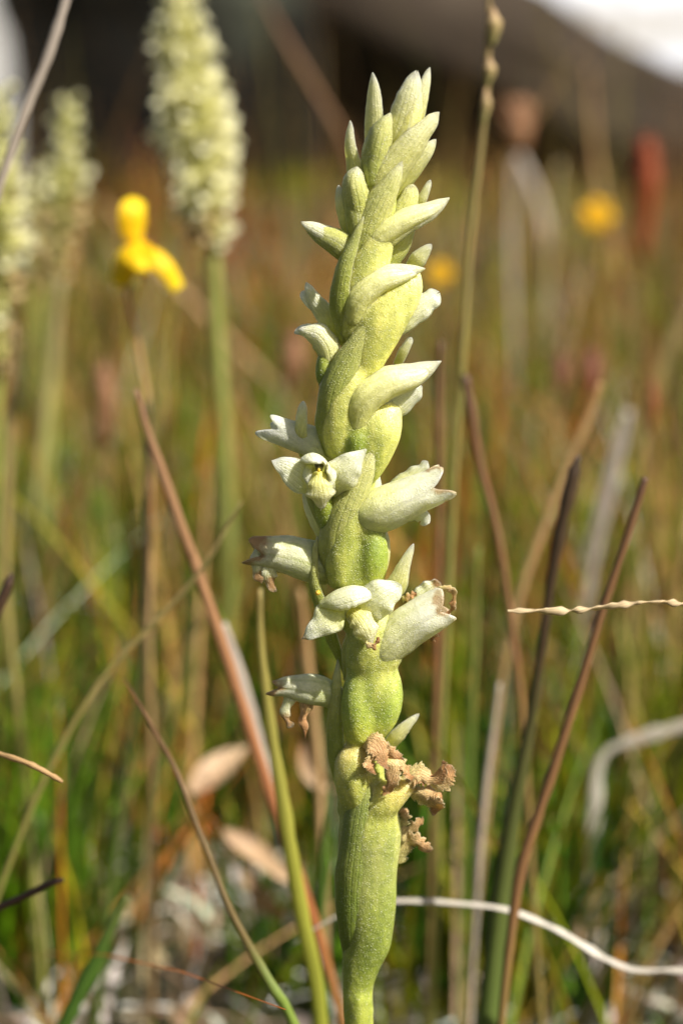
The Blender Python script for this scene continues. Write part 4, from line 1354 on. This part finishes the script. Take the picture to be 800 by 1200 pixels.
# --- left flower 3 (shaded, lobed) and vertical bract
f = flower((385, 515, 10))
trumpet('petal_tube', [(396, 528, 10), (376, 522, 12), (352, 514, 14), (330, 506, 16)], [12, 18, 18, 15],
        [(-40, 30, 55), (60, 20, 50), (170, 18, 50)], M['white'], f, squash=0.7, face=(0, -1, 0))
sheet('petal', [(345, 500, 18), (334, 497, 20), (326, 490, 22)], [6, 6, 4], (0, -0.7, 0.7), M['white'], f, curl=30)
bract([(356, 536, 2), (352, 514, 0), (352, 490, 0), (355, 469, 2)], [6, 8, 7, 4], (-0.3, -1, 0), 'bract_pale', curl=40)
# --- the front facing open flower
f = flower((378, 570, -20))
sheet('hood', [(390, 574, -10), (382, 548, -30), (374, 534, -44), (372, 538, -56), (373, 544, -60)], [12, 19, 18, 14, 4], (0.05, -0.25, 1), M['white'], f, curl=80, wave=0.6)
sheet('petal', [(370, 576, -26), (356, 562, -36), (338, 549, -40), (318, 539, -38)], [8, 19, 15, 2], (-0.2, -1, 0.45), M['white'], f, curl=16, wave=1.8, th=2.0)
sheet('petal', [(384, 578, -26), (398, 560, -40), (411, 544, -42), (428, 526, -36)], [10, 21, 16, 2], (0.25, -1, 0.35), M['white'], f, curl=18, wave=2.2, th=2.0)
sheet('lip', [(374, 552, -50), (374, 566, -58), (376, 581, -58), (378, 596, -48)], [6, 13, 17, 5], (0, -1, 0.3), M['lip'], f, curl=50, wave=2.2)
sheet('petal', [(362, 545, -40), (359, 556, -48), (364, 570, -50)], [4, 6, 3], (-0.4, -1, 0.2), M['white'], f, curl=40, th=2)
sheet('petal', [(386, 545, -40), (390, 556, -48), (386, 572, -50)], [4, 6, 3], (0.4, -1, 0.2), M['white'], f, curl=40, th=2)
body('throat_shade', [(374, 543, -46), (374, 548, -48), (374, 555, -48)], [6, 5, 2], M['throat_shade'], f, nu=10, nv=9, amp=0, squash=0.6)  # dark body added where the opening lies in shade
body('pollen', [(373, 553, -55), (374, 549, -55)], [2.2, 1.6], M['pollen'], f, nu=8, nv=6, amp=0.3)
body('ovary', [(396, 640, -4), (384, 608, -10), (376, 576, -20)], [9, 14, 12], 'bract_green', f)
bract([(392, 640, -14), (378, 612, -18), (366, 588, -18), (358, 570, -14)], [9, 12, 9, 3], (-0.5, -1, 0), 'bract_green', curl=45)
sheet('petal', [(386, 640, 8), (372, 615, 8), (362, 590, 8), (357, 572, 8)], [8, 11, 9, 4], (-0.4, -1, 0), M['hood'], f, curl=35)
# --- central bract 4
bract([(398, 688, -18), (394, 650, -26), (404, 604, -30), (424, 556, -30), (445, 506, -24)], [15, 23, 22, 15, 3.5], (-0.1, -1, 0.1), 'bract', curl=72)
body('ovary', [(400, 690, -4), (400, 650, -8), (410, 604, -8), (426, 566, -6)], [16, 22, 22, 14], 'bract', OR)
# --- right flower 4, wide with lobes
f = flower((430, 600, 0))
trumpet('petal_tube', [(410, 622, -4), (430, 606, -10), (456, 594, -14), (484, 581, -16), (504, 572, -16)], [12, 24, 27, 24, 21],
        [(-52, 24, 46), (38, 26, 44), (-128, 20, 40), (130, 12, 40)], M['white_tip'], f)
sheet('petal', [(450, 590, 2), (475, 566, 8), (490, 552, 10), (501, 540, 10)], [14, 16, 10, 4], (0, -0.9, 0.6), M['white_tip'], f, curl=45, wave=2)
body('lip', [(436, 602, -10), (470, 586, -12), (500, 574, -12)], [14, 19, 10], M['lip'], f)  # column and lip filling, added inside the tube to brighten its walls
sheet('lip', [(466, 606, 2), (482, 606, 0), (494, 608, 0), (497, 617, -2)], [12, 13, 10, 5], (0.2, -0.8, -0.5), M['white'], f, curl=50, wave=2)
sheet('petal', [(438, 590, 6), (438, 570, 6), (440, 552, 8)], [8, 10, 5], (0.2, -1, 0), M['white'], f, curl=30)
# --- ovary right of bract 4
body('ovary', [(428, 690, -6), (436, 660, -10), (437, 630, -8), (434, 606, -4)], [14, 19, 17, 9], 'ovary', OR, ridges=3, ridge_amp=0.05)
bract([(444, 690, 0), (452, 662, 2), (453, 636, 2), (448, 612, 4)], [7, 8, 8, 5], (0.8, -0.7, 0), 'bract_pale', curl=45)
# --- left flower 4, fading trumpet in shade
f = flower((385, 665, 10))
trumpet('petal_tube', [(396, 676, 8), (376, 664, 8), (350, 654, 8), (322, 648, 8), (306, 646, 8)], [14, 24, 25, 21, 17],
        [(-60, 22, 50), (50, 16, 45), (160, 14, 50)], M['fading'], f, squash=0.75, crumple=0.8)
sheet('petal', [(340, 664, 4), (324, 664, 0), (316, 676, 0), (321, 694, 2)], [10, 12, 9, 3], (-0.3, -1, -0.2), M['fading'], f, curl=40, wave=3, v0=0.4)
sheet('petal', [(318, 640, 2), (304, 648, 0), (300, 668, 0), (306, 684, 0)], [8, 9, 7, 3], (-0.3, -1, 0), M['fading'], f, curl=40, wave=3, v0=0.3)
bract([(404, 790, 4), (382, 738, -8), (368, 690, -12), (367, 655, -10), (372, 628, -8)], [4, 10, 8, 5, 2], (-0.6, -1, 0), 'bract_green', curl=55)
# --- lower open front flower
f = flower((410, 730, -20))
sheet('hood', [(374, 706, -34), (392, 696, -42), (414, 690, -44), (440, 692, -38)], [6, 17, 18, 9], (0, -0.55, 1), M['white'], f, curl=75)
sheet('petal', [(402, 714, -34), (388, 722, -42), (372, 736, -44), (353, 749, -40)], [9, 21, 13, 2], (-0.2, -1, 0.35), M['white_tip'], f, curl=20, wave=2.4, th=2.2)
sheet('petal', [(416, 728, -28), (432, 712, -42), (450, 698, -46), (470, 687, -38)], [10, 22, 21, 8], (0.2, -1, 0.4), M['white'], f, curl=24, wave=2.4, th=2.2)
sheet('lip', [(408, 716, -36), (418, 722, -48), (428, 736, -54), (436, 755, -50)], [6, 13, 15, 9], (0.3, -1, 0.2), M['lip'], f, curl=55, wave=3)
sheet('petal', [(404, 716, -34), (414, 728, -44), (425, 742, -48)], [4, 7, 5], (-0.5, -1, 0), M['white'], f, curl=30)
sheet('withered_edge', [(428, 752, -56), (438, 758, -56), (446, 746, -56)], [3, 4, 3], (0, -1, 0), M['withered'], f, curl=40, wave=3, nv=20, nu=9, crumple=3, th=1.2)
body('pollen', [(371, 692, -30), (374, 697, -32)], [3, 3], M['pollen'], f, nu=8, nv=6, amp=0.3)
# --- upright bract right
bract([(452, 706, -6), (464, 690, -8), (474, 664, -8), (485, 637, -6)], [9, 13, 8, 2.5], (0.2, -1, 0), 'bract_pale', curl=45)
sheet('withered_tip', [(470, 702, -8), (480, 698, -12), (489, 694, -12)], [4, 4, 3], (0, -1, 0.4), M['withered'], OR, curl=40, wave=3, nv=20, nu=9, crumple=3, th=1.2)
# --- right flower 5
f = flower((440, 750, 0))
trumpet('petal_tube', [(430, 782, -4), (446, 762, -10), (466, 744, -14), (492, 726, -16), (514, 712, -14)], [12, 23, 26, 26, 22],
        [(-50, 16, 50), (50, 12, 50), (-140, 12, 40), (140, 8, 40)], M['white_tip'], f, crumple=0.5)
body('lip', [(452, 756, -10), (480, 734, -12), (506, 716, -12)], [14, 18, 10], M['lip'], f)  # inner filling added so that the hollow tube loses less light
sheet('petal', [(484, 706, 0), (500, 694, 0), (516, 684, 0)], [8, 12, 7], (0.2, -1, 0.2), M['fading'], f, curl=35, wave=3, v0=0.3)
sheet('withered_edge', [(512, 692, -14), (522, 690, -16), (529, 708, -16), (524, 722, -14)], [4, 5, 4, 3], (0.3, -1, 0), M['withered'], f, curl=45, wave=5, nu=13, crumple=4, th=1.2)
sheet('withered_edge', [(500, 740, -4), (508, 746, -6), (504, 753, -6)], [4, 5, 3], (0.3, -1, 0), M['withered'], f, curl=45, wave=4, nu=9, nv=20, crumple=3, th=1.2)
# --- sheath under the lower flowers
body('ovary', [(424, 800, -6), (430, 770, -10), (436, 740, -12), (442, 712, -8)], [18, 28, 27, 16], 'sheath', OR, squash=0.9)
bract([(410, 800, -10), (414, 764, -16), (424, 730, -18)], [10, 16, 10], (-0.2, -1, 0), 'bract', curl=60)
body('ovary', [(430, 868, -6), (448, 838, -8), (454, 808, -8), (456, 778, -4)], [14, 20, 18, 9], 'ovary', OR)
body('ovary', [(424, 870, -8), (420, 838, -12), (422, 800, -10), (426, 772, -6)], [20, 22, 19, 12], 'ovary', OR)
bract([(430, 872, -12), (444, 840, -20), (454, 806, -20), (458, 776, -16)], [10, 15, 13, 4], (0.35, -1, 0), 'bract', curl=50)
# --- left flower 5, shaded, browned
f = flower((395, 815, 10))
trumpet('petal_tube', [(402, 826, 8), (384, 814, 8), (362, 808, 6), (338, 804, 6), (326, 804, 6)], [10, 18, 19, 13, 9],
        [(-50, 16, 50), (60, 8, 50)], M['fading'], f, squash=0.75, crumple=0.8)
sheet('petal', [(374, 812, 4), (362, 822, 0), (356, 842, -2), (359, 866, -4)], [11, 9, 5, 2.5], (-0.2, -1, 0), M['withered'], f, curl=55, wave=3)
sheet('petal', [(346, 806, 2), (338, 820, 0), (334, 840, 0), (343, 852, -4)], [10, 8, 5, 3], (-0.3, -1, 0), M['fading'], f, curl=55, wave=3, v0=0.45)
bract([(406, 960, 2), (392, 890, -8), (391, 825, -8), (396, 773, -4)], [4, 11, 9, 2.5], (-0.5, -1, 0), 'bract_green', curl=50)
bract([(452, 880, 4), (466, 864, 4), (478, 850, 6), (491, 836, 8)], [8, 10, 7, 2.5], (0.4, -1, 0.3), 'bract_pale', curl=45)

# --- withered flowers at the foot
f = flower((412, 940, -6))
body('pod', [(424, 960, -6), (416, 922, -12), (414, 892, -14), (422, 872, -12)], [18, 25, 22, 10], 'pod', f, ridges=6, ridge_amp=0.04)
for k, (sp, wd_) in enumerate([
        ([(414, 876, -20), (432, 872, -34), (450, 884, -40), (462, 900, -40)], [6, 11, 10, 5]),
        ([(424, 872, -16), (442, 878, -26), (462, 882, -32), (474, 892, -30)], [5, 9, 9, 4]),
        ([(438, 884, -38), (434, 896, -44), (440, 910, -44)], [5, 7, 3]),
        ([(452, 892, -38), (460, 904, -46), (456, 922, -44), (450, 930, -40)], [6, 9, 7, 3]),
        ([(458, 886, -30), (472, 896, -36), (480, 912, -34)], [5, 8, 3]),
        ([(420, 868, -10), (436, 870, -16), (452, 876, -20)], [5, 8, 5])]):
    sheet('withered_petal', sp, wd_, (0.2, -1, 0.5), M['withered'], f, curl=[60, 35, 25], wave=4, wavn=1.3 + 0.4 * k, amp=4, twist=60 * (-1) ** k, crumple=5.0, th=0.7, nv=48, nu=25, blunt=True)
f = flower((440, 960, -4))
body('pod', [(428, 970, -8), (446, 944, -16), (466, 926, -20), (486, 916, -20)], [20, 22, 17, 9], 'pod', f)
for k, (sp, wd_) in enumerate([
        ([(476, 910, -22), (494, 908, -30), (510, 912, -32), (520, 900, -30), (524, 892, -28)], [9, 10, 8, 9, 5]),
        ([(508, 912, -30), (520, 914, -34), (528, 906, -34), (526, 894, -30)], [6, 8, 8, 4]),
        ([(480, 926, -24), (498, 926, -32), (512, 930, -34), (518, 940, -30)], [10, 11, 9, 4]),
        ([(494, 934, -28), (506, 938, -34), (514, 946, -32), (506, 950, -28)], [6, 8, 6, 3]),
        ([(470, 920, -30), (486, 914, -34), (500, 918, -34)], [8, 9, 4])]):
    sheet('withered_petal', sp, wd_, (0.1, -1, 0.4), M['withered'], f, curl=[60, 35, 25], wave=4, wavn=1.2 + 0.4 * k, amp=4, twist=70 * (-1) ** k, v0=0.0, crumple=5.0, th=0.7, nv=48, nu=25, blunt=True)
f = flower((462, 1000, 6))
for k, (sp, wd_) in enumerate([
        ([(466, 1010, 4), (474, 990, 0), (488, 984, -4), (502, 994, -4)], [10, 12, 10, 5]),
        ([(468, 1000, 4), (474, 976, 0), (486, 966, -2), (494, 962, 0)], [8, 8, 6, 3]),
        ([(472, 970, 4), (474, 958, 2), (470, 950, 2)], [7, 7, 4])]):
    sheet('withered_petal', sp, wd_, (0.3, -1, 0.3), M['withered'], f, curl=50, wave=2.5, amp=4, v0=-0.1, v1=0.75, crumple=5.0, th=0.7, nv=48, nu=25, blunt=True)
for sp_, rd_, pl_ in (
        ([(420, 330, 0), (430, 300, -2), (444, 278, -5), (462, 264, -6)], [10, 19, 17, 9], 'bract'),
        ([(404, 408, 2), (408, 380, -6), (418, 356, -12), (436, 338, -14)], [8, 16, 17, 9], 'sheath'),
        ([(402, 540, 0), (408, 512, -4), (418, 484, -10), (440, 462, -12)], [12, 20, 21, 11], 'sheath'),
        ([(404, 650, 0), (414, 626, -4), (432, 608, -6), (456, 594, -8)], [12, 22, 26, 18], 'sheath'),
        ([(426, 806, 0), (436, 778, -6), (452, 758, -8), (470, 742, -8)], [14, 26, 26, 17], 'sheath'),
        ([(430, 340, 4), (438, 290, 4), (446, 230, 4), (458, 180, 3)], [16, 20, 19, 10], 'bract'),
        ([(426, 850, 0), (434, 815, -4), (438, 780, -5), (434, 740, -4)], [20, 28, 27, 20], 'sheath'),
        ([(418, 740, 2), (418, 705, 2), (418, 660, 0), (418, 620, 0)], [20, 25, 27, 20], 'bract'),
        ([(422, 960, 0), (424, 920, 2), (426, 880, 2), (428, 845, 2)], [30, 29, 25, 20], 'bract'),
        ([(412, 600, 4), (416, 560, 4), (424, 500, 4), (430, 440, 4)], [18, 24, 26, 22], 'bract'),
        ([(412, 740, 0), (420, 716, -8), (424, 700, -14)], [16, 22, 14], 'sheath')):
    body('ovary', sp_, rd_, pl_, OR, squash=0.9)
# --- long lower pod, tapering into the stalk
body('pod', [(420, 1215, 0), (419, 1165, 0), (423, 1130, -2), (430, 1102, -4), (432, 1070, -6), (432, 1020, -8), (433, 968, -8), (432, 930, -6)], [18, 19, 24, 30, 33, 35, 38, 28], 'long_pod', OR, squash=0.8, ridges=0)
bract([(414, 1150, -6), (408, 1095, -26), (408, 1040, -33), (414, 985, -35), (424, 925, -30), (430, 900, -24)], [7, 17, 20, 20, 13, 3], (-0.3, -1, 0), 'bract_dark', curl=60, th=1.6, wave=1.2)


def merge_rachis():
    VV, FF, CC = [], [], []
    for V, F, c in MERGE:
        b = len(VV)
        VV += [tuple(q) for q in V]
        FF += [tuple(i + b for i in f) for f in F]
        CC += c
    me = bpy.data.meshes.new('raw')
    me.from_pydata(VV, [], FF)
    tmp = bpy.data.objects.new('raw', me)
    COL.objects.link(tmp)
    rm = tmp.modifiers.new('r', 'REMESH')
    rm.mode = 'VOXEL'
    rm.voxel_size = 0.00026
    rm.use_smooth_shade = True
    sm = tmp.modifiers.new('s', 'SMOOTH')
    sm.iterations = 16
    sm.factor = 0.5
    dg = bpy.context.evaluated_depsgraph_get()
    dg.update()
    out = bpy.data.meshes.new_from_object(tmp.evaluated_get(dg))
    bpy.data.objects.remove(tmp)
    bpy.data.meshes.remove(me)
    kd = KDTree(len(VV))
    for i, q in enumerate(VV):
        kd.insert(q, i)
    kd.balance()
    CA = np.array(CC)
    n = len(out.vertices)
    cols = np.ones((n, 4), dtype=np.float32)
    for i, v in enumerate(out.vertices):
        r = kd.find_n(v.co, 7)
        wt = np.array([1 / (q[2] + 0.0004) for q in r])
        cols[i, :3] = (CA[[q[1] for q in r]] * wt[:, None]).sum(0) / wt.sum()
    a = out.color_attributes.new('tint', 'FLOAT_COLOR', 'POINT')
    a.data.foreach_set('color', cols.ravel())
    out.materials.clear()
    out.materials.append(rachis_mat())
    out.shade_smooth()
    out.name = 'stalk'
    o = bpy.data.objects.new('stalk', out)
    COL.objects.link(o)
    o.parent = OR
    o.location = -world_loc(OR)


merge_rachis()
